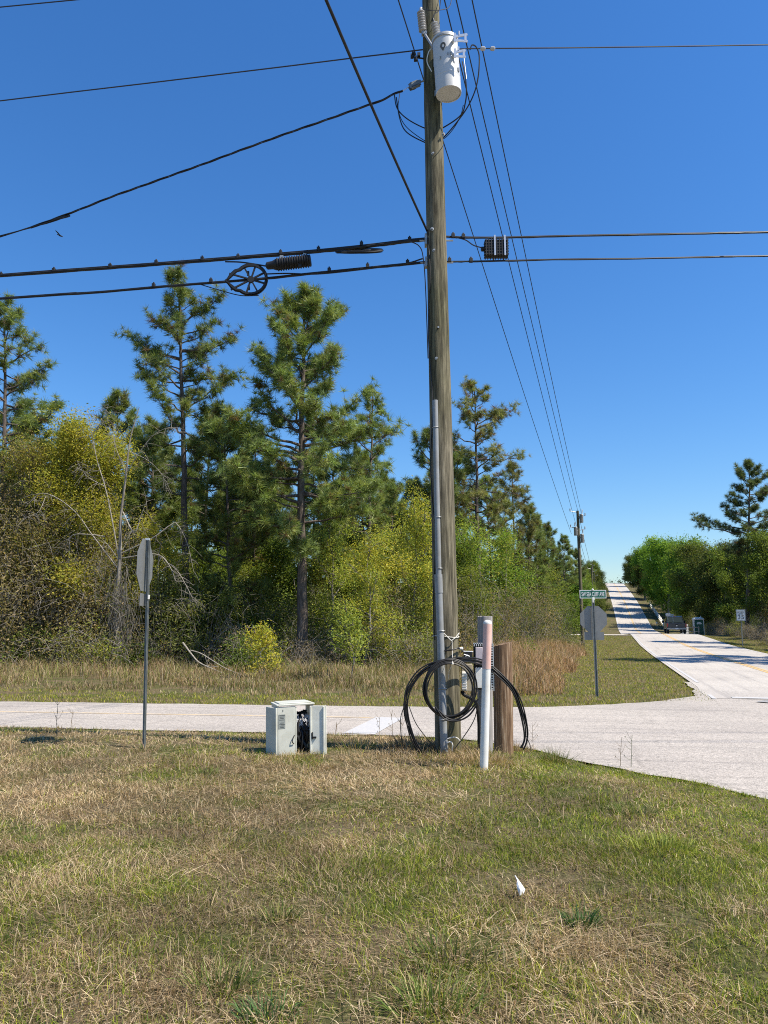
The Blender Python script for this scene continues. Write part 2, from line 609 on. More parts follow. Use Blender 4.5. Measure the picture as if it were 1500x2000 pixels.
YS = list(np.arange(22, 60, 2.0)) + list(np.arange(60, 330, 2.5))
main_road = strip('road', [(8.0, 18.75), (8.55, 20.6)] + [(float(main_left(y)), float(y)) for y in YS], [(14.35, 16.85), (15.1, 19.2)] + [(float(main_right(y)), float(y)) for y in YS], M['road'], .05)
south = strip('road', [(float(main_left(y)), float(y)) for y in (-35, -20, -8, 0, 4.6)], [(float(main_right(y)), float(y)) for y in (-35, -20, -8, 0, 4.6)], M['road_side'], .05)
tag(south, 'near stretch of the road beyond the right edge of the lawn', kind='structure')
tag(main_road, 'pale two-lane road running away over the hill', kind='structure')


def flat_poly(name, pts, mat, z, parent=None):
    import bmesh
    bm = bmesh.new()
    vs = [bm.verts.new((x, y, z)) for x, y in pts]
    f = bm.faces.new(vs)
    if f.normal.z < 0: f.normal_flip()
    bmesh.ops.triangulate(bm, faces=bm.faces[:])
    me = bpy.data.meshes.new(name); bm.to_mesh(me); bm.free()
    me.materials.append(mat)
    o = link(name, me, parent)
    return o


rough = random.Random(3)


def ragged(poly, step=.35, amp=.05, inside=None):
    out = []
    for (x0, y0), (x1, y1) in zip(poly[:-1], poly[1:]):
        L = math.hypot(x1 - x0, y1 - y0)
        n = max(1, min(200, int(L / step))) if inside is None or (min(abs(x0), abs(x1)) < inside) else 1
        for k in range(n):
            t = k / n
            nx, ny = -(y1 - y0) / L, (x1 - x0) / L
            a = rough.uniform(-amp, amp) if n > 1 else 0
            out.append((x0 + (x1 - x0) * t + nx * a, y0 + (y1 - y0) * t + ny * a))
    out.append(poly[-1])
    return out


near_r = ragged(NEAR_EDGE[:-2], inside=15)
far_r = ragged(FAR_EDGE, inside=15)
side_pts = near_r + [(40, 3.2), (60, 3), (60, 12), (16, 17)] + list(reversed(far_r))
side_road = flat_poly('road', side_pts, M['road_side'], -.2 + .044)
tag(side_road, 'pinkish side road crossing in front of the woods', kind='structure')


def marking(name, a, b, w, mat, parent, lift=.056, n=None, bendit=False):
    L = math.hypot(b[0] - a[0], b[1] - a[1])
    n = n or max(2, int(L / 2.5))
    nx, ny = -(b[1] - a[1]) / L * w / 2, (b[0] - a[0]) / L * w / 2
    V = []; F = []
    for i in range(n + 1):
        t = i / n
        x = a[0] + (b[0] - a[0]) * t; y = a[1] + (b[1] - a[1]) * t
        if bendit: x += float(bend(y))
        for s in (1, -1):
            X, Yy = x + s * nx, y + s * ny
            V.append((X, Yy, H(x, y) + lift))
    for i in range(n):
        F.append((2 * i, 2 * i + 1, 2 * i + 3, 2 * i + 2))
    mb = MB(); mb.add(V, F)
    return mb.build(name, mat, parent, smooth_deg=0)


def lane_x(y, f):
    return 2.6 + (9.5 - 2.6) * f + SL * y


# double yellow line on the main road, white edge lines, stop bars
for f in (.487, .513):
    marking('centre_line', (lane_x(20.6, f), 20.6), (lane_x(325, f), 325), .11, M['yellow_paint'], main_road, bendit=True)
marking('edge_line', (lane_x(23.5, .03), 23.5), (lane_x(325, .03), 325), .1, M['white_paint'], main_road, bendit=True)
marking('edge_line', (lane_x(26, .975), 26), (lane_x(325, .975), 325), .1, M['white_paint'], main_road, bendit=True)
marking('corner_line', (8.35, 19.55), (8.05, 18.55), .1, M['white_paint'], main_road, lift=.058)
marking('stop_bar', (8.6, 18.85), (12.2, 17.8), .32, M['white_paint'], main_road, n=1, lift=.06)
# side road: worn single yellow line, stop bar in the near lane
marking('centre_line', (-80, 25.05), (-.2, 15.0), .12, M['yellow_faded'], side_road, lift=.049, n=40)
marking('stop_bar', (-.42, 12.85), (.12, 15.0), .55, M['white_paint'], side_road, lift=.052, n=1)
M['patch'] = mat_road('grey_asphalt_patch', (.3, .3, .3), .5, .2)
pm = marking('asphalt_patch', (8.9, 18.0), (11.2, 15.2), .55, M['patch'], main_road, n=1, lift=.064)
# gravel driveways meeting the main road
M['drive'] = mat_plain('pale_sand', (.5, .45, .38), .95, 0, .3, 3, .3)
for (y0, side) in ((74.5, -1), (88.5, 1)):
    V = []; F = []
    for i in range(9):
        for s in (0, 1):
            d = i * 1.6
            x = (float(main_left(y0)) - d if side < 0 else float(main_right(y0)) + d); y = y0 + s * 2.6 + d * .12 - side * .0
            V.append((x, y, H(x, y) + .045))
        if i: F.append((2 * i - 2, 2 * i - 1, 2 * i + 1, 2 * i) if side < 0 else (2 * i - 2, 2 * i, 2 * i + 1, 2 * i - 1))
    d = MB().add(V, F).build('driveway', M['drive'], None)
    tag(d, 'pale sand driveway on the %s of the road before the dip' % ('near-left verge' if side < 0 else 'toilet side'), kind='structure')


# ------------------------------------------------------------------ grass
def blade_mesh(name, x, y, L, w, l1, l2, az, col, z=None, zoff=0.0):
    """bent blades: 5 vertices, 3 triangles each"""
    n = len(x)
    z = hz(x, y) if z is None else z
    p0 = np.stack([x, y, z + zoff], 1)
    d = np.stack([np.cos(az), np.sin(az), np.zeros(n)], 1)
    s = np.stack([-np.sin(az), np.cos(az), np.zeros(n)], 1) * (w / 2)[:, None]
    k = np.random.RandomState(n).uniform(0, 2 * np.pi, n)
    s = np.stack([np.cos(k), np.sin(k), np.zeros(n)], 1) * (w / 2)[:, None]
    up = np.array([0, 0, 1.0])
    m = p0 + (d * np.sin(l1)[:, None] + up * np.cos(l1)[:, None]) * (L * .55)[:, None]
    t = m + (d * np.sin(l2)[:, None] + up * np.cos(l2)[:, None]) * (L * .45)[:, None]
    V = np.stack([p0 - s, p0 + s, m - s * .8, m + s * .8, t], 1).reshape(-1, 3)
    b = (np.arange(n) * 5)[:, None]
    T = np.concatenate([b + [0, 1, 3], b + [0, 3, 2], b + [2, 3, 4]])
    return mesh_np(name, V, T, M['grass'], np.repeat(col, 5, 0))


DRY = np.array([(.46, .345, .20), (.34, .24, .135), (.58, .465, .30), (.18, .122, .062), (.41, .315, .18), (.27, .18, .10)])
GREEN = np.array([(.13, .185, .018), (.22, .265, .026), (.33, .345, .036), (.09, .145, .024), (.27, .295, .052)])
rg = np.random.RandomState(11)


def pick(pal, n):
    c = pal[rg.randint(0, len(pal), n)]
    return c * rg.uniform(.75, 1.2, (n, 1))


def frustum_pts(n, y0, y1, xl=-.60, xr=.60, power=1.0):
    """points spread evenly over the part of the ground the view covers"""
    y = np.sqrt(rg.uniform(y0 * y0, y1 * y1, n)) if power == 1 else rg.uniform(y0, y1, n)
    x = rg.uniform(xl, xr, n) * (y * 1.0 + .3)
    return x, y


def lawn_green(x, y):
    g = 1.0 * vnoise(x, y, .8, 3) + .7 * vnoise(x, y, 2.3, 9) - .50
    g = g + .40 * smooth(-.1, 2.2, x) + .16 * (1 - smooth(3.6, 5.2, y)) - .22 * smooth(6, 7.5, y) * (1 - smooth(.4, 2.2, x)) + .30 * (1 - smooth(.2, 1.5, edge_dist(x, y)))
    return np.clip(g, .03, .9)


def build_lawn():
    Xs, Ys, Ls, Ws, A1, A2, AZ, C = [], [], [], [], [], [], [], []
    for (n, y0, y1, wmul) in ((170000, 3.0, 6.2, 1.0), (150000, 6.2, 10.0, 1.4), (90000, 10.0, 14.2, 1.9)):
        x, y = frustum_pts(n, y0, y1)
        e = edge_dist(x, y)
        lawn = in_lawn(x, y)
        over = (~lawn) & (e < .10 * vnoise(x, y, 4, 70) - .01) & (y < 14) & (y - np.interp(x, [q[0] for q in FAR_EDGE], [q[1] for q in FAR_EDGE]) < -1)
        ok = lawn | over
        x, y, e = x[ok], y[ok], e[ok]; n = len(x)
        g = lawn_green(x, y)
        green = rg.rand(n) < g
        clump = vnoise(x, y, 5.0, 21) * .7 + vnoise(x, y, 1.6, 4) * .6
        dens = vnoise(x, y, 3.1, 40) * .7 + vnoise(x, y, 9, 41) * .6
        keep = rg.rand(n) < np.clip(.02 + 1.15 * dens - .35 * smooth(.62, .8, vnoise(x, y, 1.7, 90)), .08, 1)
        near_pole = np.exp(-((x - 1.0) ** 2 / .9 + (y - 9.4) ** 2 / .5))
        L = np.where(green, rg.uniform(.03, .085, n), rg.uniform(.04, .12, n)) * (.4 + .75 * clump) * (1 + 1.0 * near_pole)
        tall = rg.rand(n) < .02
        L = np.where(tall, L * 1.7, L)
        L *= np.where(e < 1.2, .8, 1)
        w = rg.uniform(.0024, .0052, n) * wmul
        flat = ((~green) & (rg.rand(n) < .68)) | (green & (rg.rand(n) < .2))
        l1 = np.where(flat, rg.uniform(.95, 1.5, n), rg.uniform(.05, .8, n))
        l2 = np.clip(l1 + rg.uniform(0, .8, n), 0, 1.6)
        az = rg.uniform(0, 2 * np.pi, n)
        az = np.where(flat & (rg.rand(n) < .55), vnoise(x, y, .9, 60) * 9 + rg.normal(0, .5, n), az)
        c = np.where(green[:, None], pick(GREEN, n), pick(DRY, n))
        tone = (.50 + .55 * vnoise(x, y, 1.1, 33) + .42 * vnoise(x, y, 4, 34))[:, None]
        c = c * tone
        for lst, a in zip((Xs, Ys, Ls, Ws, A1, A2, AZ, C), (x, y, L, w, l1, l2, az, c)):
            lst.append(a[keep])
    # mats of long flattened straw, combed in one direction
    n = 16000
    x, y = frustum_pts(n, 3.0, 11.5)
    k = in_lawn(x, y) & (vnoise(x, y, .75, 120) + .5 * vnoise(x, y, 2.6, 121) > .82) & (lawn_green(x, y) < .5)
    x, y = x[k], y[k]; n = len(x)
    for lst, a in zip((Xs, Ys, Ls, Ws, A1, A2, AZ, C), (x, y, rg.uniform(.10, .26, n), rg.uniform(.003, .005, n) * (1 + y * .06), rg.uniform(1.2, 1.5, n), rg.uniform(1.45, 1.62, n),
                                                        vnoise(x, y, .7, 130) * 8 + rg.normal(0, .6, n), pick(DRY[[0, 2, 4, 4]], n) * 1.05)):
        lst.append(a)
    x, y, L, w, a1, a2, az, c = [np.concatenate(q) for q in (Xs, Ys, Ls, Ws, A1, A2, AZ, C)]
    zo = rg.uniform(-.006, .03, len(x)) * (a1 > .9) - .004
    o = link('lawn_grass', blade_mesh('lawn_grass', x, y, L, w, a1, a2, az, c, zoff=zo))
    tag(o, 'dry tan and green mown grass of the roadside lawn', 'grass', kind='stuff')


build_lawn()


def build_far_grass():
    # short green verge beyond the side road and both sides of the main road
    n = 420000
    x, y = frustum_pts(n, 16.5, 75, -.62, .62, 2)
    side_far = np.interp(x, [p[0] for p in FAR_EDGE], [p[1] for p in FAR_EDGE])
    dleft = main_left(y) - x
    dright = x - main_right(y)
    dfar = y - side_far
    verge = ((dfar > -.02) & (dfar < 2.6) & (dleft > .0)) | ((dleft > 0.02) & (dleft < 5.5) & (y > 18)) | ((dright > .02) & (dright < 4))
    x, y = x[verge], y[verge]; n = len(x)
    L = rg.uniform(.04, .11, n); w = rg.uniform(.004, .009, n) * (1 + y / 45)
    l1 = rg.uniform(.1, .8, n); l2 = np.clip(l1 + rg.uniform(0, .7, n), 0, 1.5)
    g = .62 + .3 * (vnoise(x, y, .6, 8) - .5)
    green = rg.rand(n) < g
    c = np.where(green[:, None], pick(GREEN * np.array([1.25, 1.12, .9]), n), pick(DRY * .8, n))
    o = link('verge_grass', blade_mesh('verge_grass', x, y, L, w, l1, l2, rg.uniform(0, 6.28, n), c))
    tag(o, 'short green grass on the verges of both roads', 'grass', kind='stuff')
    # tall dry grass between the verge and the woods
    n = 190000
    x, y = frustum_pts(n, 18.5, 48, -.62, .36, 2)
    side_far = np.interp(x, [p[0] for p in FAR_EDGE], [p[1] for p in FAR_EDGE])
    dfar = y - side_far; dleft = main_left(y) - x
    d0 = 1.7 + 1.6 * vnoise(x, y, .35, 2)
    ok = (dfar > d0) & (dleft > 3.4 + 1.2 * vnoise(x, y, .5, 5)) & (rg.rand(n) < -.1 + 1.25 * vnoise(x, y, .8, 14))
    x, y = x[ok], y[ok]; n = len(x)
    dfar = dfar[ok]; dleft = dleft[ok]
    red = np.clip(.9 * smooth(1.5, 5.0, x) + .25 * vnoise(x, y, .4, 6), 0, 1)
    tall = (.16 + .42 * smooth(0, 4.5, dfar - d0[ok])) * (.22 + 1.0 * vnoise(x, y, .7, 19) * vnoise(x, y, 2.2, 50) * 2) * (1 + .25 * (rg.rand(n) < .04)) + (.46 + .5 * vnoise(x, y, .9, 3) * (.4 + vnoise(x, y, 3.1, 7))) * smooth(2.2, 4.6, x) * smooth(3.2, 5.5, dleft)
    L = rg.uniform(.6, 1.15, n) * tall
    w = rg.uniform(.008, .016, n) * (1 + y / 60)
    l1 = np.abs(rg.normal(0, .42, n)); l2 = l1 + rg.uniform(0, 1.3, n)
    tan = np.array([(.42, .32, .18), (.34, .25, .14), (.34, .235, .14), (.22, .24, .06), (.48, .39, .24), (.27, .27, .08)])
    rus = np.array([(.50, .31, .17), (.44, .27, .15), (.57, .40, .24), (.35, .21, .12), (.5, .36, .21), (.32, .25, .1)])
    c = np.where((rg.rand(n) < red)[:, None], pick(rus, n), pick(tan, n)) * (.75 + .45 * vnoise(x, y, .7, 44))[:, None]
    o = link('tall_dry_grass', blade_mesh('tall_dry_grass', x, y, L, w, l1, l2, rg.uniform(0, 6.28, n), c))
    tag(o, 'tall tan and rusty dry grass between the side road and the woods', 'grass', kind='stuff')


build_far_grass()
# ------------------------------------------------------------------ the utility pole and what hangs on it
rnd = random.Random(7)
BASE = ground(876, 1471)
PY = BASE.y                                     # distance of the pole
_top = at(841, 0, PY)
AX = (_top - BASE) / (_top.z - BASE.z)          # axis per metre of height


def axis(z):
    return BASE + AX * (z - BASE.z)


def pole_r(z):
    return .172 - .0042 * (z - BASE.z)


def zat(py, y=None):
    return at(850, py, y or PY).z


def sagged(a, b, sag, n=24):
    a, b = Vector(a), Vector(b)
    return [a.lerp(b, i / n) - Vector((0, 0, sag * 4 * (i / n) * (1 - i / n))) for i in range(n + 1)]


def smooth_path(pts, n=8):
    """Catmull-Rom through points"""
    P = [Vector(p) for p in pts]
    P = [P[0] * 2 - P[1]] + P + [P[-1] * 2 - P[-2]]
    out = []
    for i in range(1, len(P) - 2):
        p0, p1, p2, p3 = P[i - 1:i + 3]
        for k in range(n):
            t = k / n
            out.append(.5 * ((2 * p1) + (p2 - p0) * t + (2 * p0 - 5 * p1 + 4 * p2 - p3) * t * t + (3 * p1 - p0 - 3 * p2 + p3) * t ** 3))
    out.append(P[-2])
    return out


def utility_pole():
    t = thing('utility_pole', 'tall weathered wooden utility pole with grey conduit beside the intersection', 'utility pole', BASE)
    rr = random.Random(1)
    V = []; F = []; n = 28
    zs = [BASE.z - .25] + [BASE.z + .25 * k for k in range(0, 51)]
    for z in zs:
        c = axis(z)
        for k in range(n):
            a = 2 * math.pi * k / n
            r = pole_r(z) * (1 + .018 * math.sin(3 * a + z * .35) + rr.uniform(-.012, .012))
            V.append((c.x + r * math.cos(a), c.y + r * math.sin(a), z))
    for i in range(len(zs) - 1):
        for k in range(n):
            a = i * n + k; b = i * n + (k + 1) % n
            F.append((a, b, b + n, a + n))
    F.append(tuple(range((len(zs) - 1) * n, len(zs) * n)))
    MB().add(V, F).build('shaft', M['pole_wood'], t, smooth_deg=60)
    # grey conduit riser: lower thicker section, coupling, upper section
    def cpt(px, py):
        z = zat(py); c = axis(z)
        p = at(px, py, c.y - pole_r(z) * .86 - .03)
        return p
    lo = MB().tube([cpt(868, 1475), cpt(863, 1330), cpt(856.5, 1135)], .048, 14).build('conduit', M['conduit'], t)
    MB().tube([cpt(857.4, 1158), cpt(856.0, 1122)], .054, 14).build('coupling', M['conduit'], lo)
    MB().tube([cpt(857, 1135), cpt(853, 960), cpt(849.8, 782)], .038, 14).build('conduit', M['conduit'], t)
    for py in (835, 1010, 1110, 1232, 1345, 1405):
        z = zat(py); c = axis(z)
        pts = []
        q = cpt(849.5 + (py - 782) * .0265, py)
        for k in range(9):
            a = R(-10 + k * 25)
            w = .052 if py > 1130 else .042
            pts.append(q + Vector((-math.cos(a) * w * -1, -math.sin(a) * w, 0)))
        MB().tube(pts, .005, 5).build('strap', M['steel'], t)
    # bolts and hardware
    for (px, py) in ((844, 447), (848, 489), (846, 300), (866, 262), (856, 640), (853, 700)):
        z = zat(py); c = axis(z)
        q = at(px, py, c.y - pole_r(z) * .97)
        Fm = frame_from((0, -1, 0))
        MB().lathe(q - Vector((0, -.01, 0)), [(.026, 0), (.026, .008), (.014, .01), (.014, .035)], 8, Fm).build('bolt', M['steel'], t)
    # bracket eye for the communication strands
    z = zat(470); c = axis(z)
    MB().box((c.x - pole_r(z) - .01, c.y, z), (.03, .12, .16)).tube([(c.x - pole_r(z) - .1, c.y, z), (c.x + pole_r(z) + .1, c.y, z)], .012, 8).build('through_bolt', M['steel'], t)
    z2 = zat(513)
    c2 = axis(z2)
    MB().box((c2.x - pole_r(z2) - .01, c2.y, z2), (.03, .1, .14)).tube([(c2.x - pole_r(z2) - .09, c2.y, z2), (c2.x + pole_r(z2) + .09, c2.y, z2)], .012, 8).build('through_bolt', M['steel'], t)
    # thin ground wire down the left of the pole
    pts = []
    for k in range(24):
        z = zat(470) - (zat(470) - zat(1250)) * k / 23
        c = axis(z)
        a = R(215 + 12 * math.sin(k * .8))
        pts.append(c + Vector((math.cos(a) * (pole_r(z) + .012), math.sin(a) * (pole_r(z) + .012), 0)))
    MB().tube(pts, .007, 5).build('ground_wire', M['cable'], t)
    # small dark pin cluster left of the pole below the neutral
    z = zat(117); c = axis(z)
    g = MB()
    g.tube([(c.x - .1, c.y - .02, z), (c.x - .3, c.y - .05, z + .01)], .012, 6)
    for dx, dz in ((-.2, .04), (-.25, -.03), (-.3, .02), (-.28, .05)):
        g.box((c.x + dx, c.y - .05, z + dz), (.045, .05, .05))
    g.build('clevis', M['black'], t)
    # pole-top bracket for the line wires (above the picture)
    zt = BASE.z + 12.0
    c = axis(zt)
    MB().box((c.x, c.y - .2, zt - .12), (1.5, .09, .11)).build('crossarm', M['pole_wood'], t, bevel=.006)
    return t


utility_pole()


def ribbed(mb, o, axis_v, L, r0, r1, n=7, seg=14):
    Fm = frame_from(axis_v)
    prof = []
    for k in range(n):
        z = L * k / n
        prof += [(r0, z), (r1, z + L / n * .35), (r1 * .97, z + L / n * .5), (r0, z + L / n * .75)]
    prof.append((r0, L))
    return mb.lathe(o, prof, seg, Fm)


def transformer():
    TY = PY - .33
    top = at(869, 84, TY); bot = at(876.5, 184, TY)
    r = .182
    up = (top - bot).normalized()
    Fm = frame_from(up, (0, -1, 0))
    L = (top - bot).length
    t = thing('transformer', 'light grey cylindrical transformer hung near the top of the wooden utility pole', 'transformer', bot)
    MB().lathe(bot, [(r * .93, 0.012), (r * .93, 0), (r, 0), (r, L * .27), (r * 1.012, L * .275), (r * 1.012, L * .29), (r, L * .295), (r, L)], 36, Fm).build('tank', M['tank'], t, smooth_deg=22)
    # lid with rolled rim
    MB().lathe(bot + up * L, [(r, -.005), (r * 1.055, 0), (r * 1.055, .03), (r * .99, .04), (r * .5, .065), (.02, .075)], 36, Fm).build('lid', M['tank'], t)
    MB().lathe(bot + up * (L - .022), [(r * 1.03, 0), (r * 1.05, .003), (r * 1.05, .016), (r * 1.03, .019)], 36, Fm).build('clamp_band', M['steel'], t)
    # ribbed bushing on the lid, leaning away to the left
    b0 = at(856, 75, TY - .02); b1 = at(848, 45, TY - .02)
    mb = MB(); ribbed(mb, b0, b1 - b0, (b1 - b0).length, .034, .058, 6)
    bu = mb.build('bushing', M['porcelain'], t)
    MB().tube([b1, b1 + (b1 - b0).normalized() * .07], .016, 8).build('terminal', M['black'], bu)
    # mounting brackets between tank and pole
    for f in (.2, .78):
        p = bot + up * (L * f); c = axis(p.z)
        d = (c - p); dn = d.normalized()
        MB().box(p + dn * (d.length / 2 + .02), (.11, d.length - pole_r(p.z) - r + .1, .09), frame_from((0, 0, 1), dn)).build('mounting_bracket', M['steel'], t)
    # low-voltage terminals on the right side: pale arms that throw shadows over the tank
    for k, (py, ln, hh) in enumerate(((104, .2, .12), (134, .17, .12))):
        c = at(893, py, TY)
        g = MB()
        ctr = at(872, py - 6, TY); a0 = ctr + Vector((.11, -.12, 0)); a1 = ctr + Vector((.10, -.235, .0))
        g.tube([a0 - Vector((.05, -.03, 0)), a1], .025, 8)
        g.box(a1 + Vector((ln * .4, -.0, .03)), (ln, .012, .035), Matrix.Rotation(R(-12), 3, 'Y'))
        g.box(a1 + Vector((ln * .4, -.0, -.05)), (ln, .012, .03), Matrix.Rotation(R(6), 3, 'Y'))
        g.box(a1 + Vector((ln * .75, 0, 0)), (.03, .014, .1))
        g.box(a1 + Vector((0.0, 0, 0)), (.03, .016, .14))
        g.tube([a1 + Vector((ln * .3, 0, .04)), a1 + Vector((ln * .3, 0, .1))], .012, 6)
        g.build('terminal_lug', M['bright'], t)
    # dark oval emblem and small stencilled marks, on the curved front
    def on_tank(du, f, lift=.004):
        a = -math.pi / 2 + du / r
        p = bot + up * (L * f)
        n = Vector((math.cos(a), math.sin(a), 0))
        return p + n * (r + lift), n
    p, n = on_tank(-.055, .77)
    Fe = frame_from(n, (0, 0, 1))
    g = MB()
    ring = []
    for k in range(20):
        a = 2 * math.pi * k / 20
        ring.append((.04 * math.cos(a), .052 * math.sin(a)))
    inner = [(x * .45, y * .5 - .004) for x, y in ring]
    V = [p + Fe @ Vector((x, y, 0)) for x, y in ring + inner]
    g.add(V, [(k, (k + 1) % 20, 20 + (k + 1) % 20, 20 + k) for k in range(20)])
    g.prism(p + Fe @ Vector((0, -.055, 0)), [(-.03, .02), (.03, .02), (0, -.03)], .002, Fe)
    g.build('emblem', M['label_dark'], t, smooth_deg=0)
    for s, du, f, sz in (('3', -.105, .55, .07), ('1', .0, .60, .06), ('1', .02, .60, .06), ('5', .05, .61, .06)):
        q, n = on_tank(du, f, .006)
        me = text_mesh(s, sz, 'stencilled_mark')
        me.materials.append(M['label_grey'])
        o = link('stencilled_mark', me, t)
        o.matrix_local = Matrix.Translation(q - bot) @ frame_from(n, (0, 0, 1)).to_4x4()
    # small lifting hook and drain cap
    q, n = on_tank(.165, .36)
    MB().box(q, (.03, .03, .05)).build('drain_cap', M['steel'], t)
    MB().tube([bot + up * (L * .66) + Vector((r + .06, -.1, 0)), bot + up * (L * .2) + Vector((r + .075, -.1, 0))], .0035, 5).build('tag_wire', M['bright'], t)
    return t


transformer()


def cutout():
    c = axis(zat(60))
    o = at(826, 62, PY - .12)
    t = thing('fuse_cutout', 'ribbed grey fuse cutout on a bracket left of the pole top', 'insulator', o)
    top = at(822, 22, PY - .16)
    mb = MB(); ribbed(mb, o, top - o, (top - o).length, .036, .062, 8)
    mb.build('insulator', M['porcelain'], t)
    MB().tube([top, top + Vector((0, 0, .05))], .024, 8).build('top_cap', M['bright'], t)
    MB().tube([o, o + Vector((.07, .03, -.08)), o + Vector((.09, .12, -.1))], .016, 6).box(o + Vector((.02, .0, -.03)), (.08, .06, .05)).build('bracket', M['steel'], t)
    MB().tube([o + Vector((.03, -.02, -.06)), o + Vector((.13, -.1, -.32)), o + Vector((.16, -.12, -.42))], .018, 7).build('fuse_tube', M['porcelain'], t)
    MB().tube(smooth_path([top + Vector((0, 0, .06)), at(838, 20, PY - .3), at(868, 18, PY - .2), at(880, 8, PY - .1), at(883, -30, PY)]), .006, 5).build('lead_wire', M['wire'], t)
    MB().tube(smooth_path([o + Vector((.14, -.11, -.36)), at(838, 100, PY - .3), at(834, 120, PY - .28), at(843, 140, PY - .3)]), .007, 5).build('fuse_lead', M['white'], t)
    MB().tube(smooth_path([at(844, 40, PY - .33), at(848, 28, PY - .3), at(858, 18, PY - .2), at(862, -20, PY)]), .006, 5).build('drop_lead', M['cable'], t)


cutout()


def wire(name, pts, r, label, cat='wire', mat='wire', group=None, n=5):
    o = MB().tube(pts, r, n).build(name, M[mat], None, smooth_deg=60)
    return tag(o, label, cat, group)


# --- line wires running to the next poles up the main road
def pole_pos(y, off=-4.35):
    x = 2.6 + SL * y + off
    return Vector((x, y, H(x, y)))


FAR = [pole_pos(57.0), pole_pos(112, -4.2), pole_pos(163, -4.4), pole_pos(212, -5.4), pole_pos(262, -5.6)]
FAR[0] = at(1136, 1200, 57.0); FAR[0].z = H(FAR[0].x, 57.0)
FAR_H = [10.0 - (FAR[0].z), 10, 10, 9.5, 9]
attach_far = [(-.55, -1.55), (-.2, -.7), (.08, -.05), (.35, -.35)]
exits = [(778, 0), (868, 0), (891, 0), (922, 0)]
LINE_LABEL = ['leftmost of the four line wires passing behind the transformer', 'second line wire from the pole, passing close behind the transformer',
              'third line wire, thin, just right of the transformer', 'rightmost of the four line wires rising from the far pole']
mid = [(1000, 720), (1025, 650), (1040, 655), (1052, 640)]
for k in range(4):
    b = FAR[0] + Vector((attach_far[k][0], 0, FAR_H[0] + attach_far[k][1]))
    a = at(exits[k][0], exits[k][1], 11.3)
    d = (a - b).normalized()
    far_end = a + d * 40
    pts = sagged(b, a, .28, 28) + [a + d * (8 * q) + Vector((0, 0, -.0)) for q in (1, 2, 3, 4, 5)]
    wire('power_line', pts, .0115, LINE_LABEL[k], 'power line', group='line wires along the main road')
for j in range(4):
    for k, (dx, dz) in enumerate(attach_far[1:3]):
        a = FAR[j] + Vector((dx, 0, FAR_H[j] + dz)); b = FAR[j + 1] + Vector((dx, 0, FAR_H[j + 1] + dz))
        wire('power_line', sagged(a, b, .5, 14), .016, 'thin line wire strung between the distant poles up the hill', 'power line', group='distant line wires')

# --- wires crossing left and right from the pole
LEFT = -0.165


def left_y(px):
    """distance of the lines that run left along the side road"""
    return PY + (872 - px) / 872 * 1.35


def left_line(pixels, y_off=0.0):
    return [at(px, py, left_y(px) + y_off) for px, py in pixels]


def extend(pts, m):
    d = (pts[0] - pts[1]).normalized()
    return [pts[0] + d * m, pts[0] + d * (m / 2)] + pts


w1 = left_line([(0, 197), (140, 180), (280, 163.5), (420, 146.5), (560, 129.5), (700, 112), (826, 97)], 0)
wire('power_line', extend(w1, 30), .010, 'single wire running left from the pole beside the transformer', 'power line')
w0 = left_line([(-150, 27), (0, 14), (145, 0), (400, -24), (841, -66)], 0)
wire('power_line', extend(w0, 30), .010, 'wire cutting the upper left corner of the sky', 'power line')
w2 = [at(868, 97, PY), at(915, 95, PY - .05), at(1100, 93.5, PY + .0), at(1300, 91, PY + .0), at(1500, 87.5, PY + .0), at(1900, 80, PY)]
wr = wire('power_line', w2 + [w2[-1] + (w2[-1] - w2[-2]).normalized() * 30], .009, 'single wire running right from the transformer side of the pole', 'power line')
for px in (943, 962):
    MB().lathe(at(px, 95, PY - .05) - Vector((.04, 0, 0)), [(.012, 0), (.03, .015), (.032, .04), (.03, .065), (.012, .08)], 10, frame_from((1, 0, 0))).build('strain_insulator', M['porcelain'], wr)
MB().tube([at(878, 70, PY + .2), at(908, 70, PY + .2)], .008, 5).build('tie_wire', M['wire'], wr)

# twisted service drop to the left
sd = [(0, 462), (60, 444), (140, 415), (230, 380), (320, 348), (420, 312), (520, 275), (620, 240), (700, 212), (745, 196), (770, 183), (787, 177)]
base_pts = smooth_path(extend(left_line(sd, -.05), 30), 10)
svc = thing('service_cable', 'twisted black service cable sagging left from the pole', 'cable', base_pts[-1])
nP = len(base_pts)
for k in range(3):
    pts = []
    acc = 0
    for i, p in enumerate(base_pts):
        if i: acc += (p - base_pts[i - 1]).length
        ph = acc * 6.0 + k * 2 * math.pi / 3
        pts.append(p + Vector((0, math.cos(ph) * .011, math.sin(ph) * .011)))
    MB().tube(pts, .0085 if k else .006, 5).build('strand', M['cable'], svc)
cl = thing('dead_end_clamp', 'grey wedge clamp holding the service cable to the pole', 'clamp', at(808, 166, PY - .05))
Fm = frame_from((0, -1, 0), (0, 0, 1))
ang = R(17)
a, b = at(798, 170, PY - .05), at(822, 160, PY - .03)
g = MB()
wd = (b - a).normalized(); nn = Vector((-wd.z, 0, wd.x))
for yy in (-.03, .03):
    g.add([a + nn * .02 + Vector((0, yy, 0)), a - nn * .05 + Vector((0, yy, 0)), a + wd * .08 - nn * .055 + Vector((0, yy, 0)), b - nn * .02 + Vector((0, yy, 0)), b + nn * .02 + Vector((0, yy, 0)), a + wd * .04 + nn * .035 + Vector((0, yy, 0))], [(0, 1, 2, 3, 4, 5)])
g.box((a + b) / 2 - nn * .035, ((b - a).length * .7, .06, .02), Matrix((wd, Vector((0, 1, 0)), nn)).transposed())
g.box((a + b) / 2 + nn * .03, ((b - a).length * .6, .06, .016), Matrix((wd, Vector((0, 1, 0)), nn)).transposed())
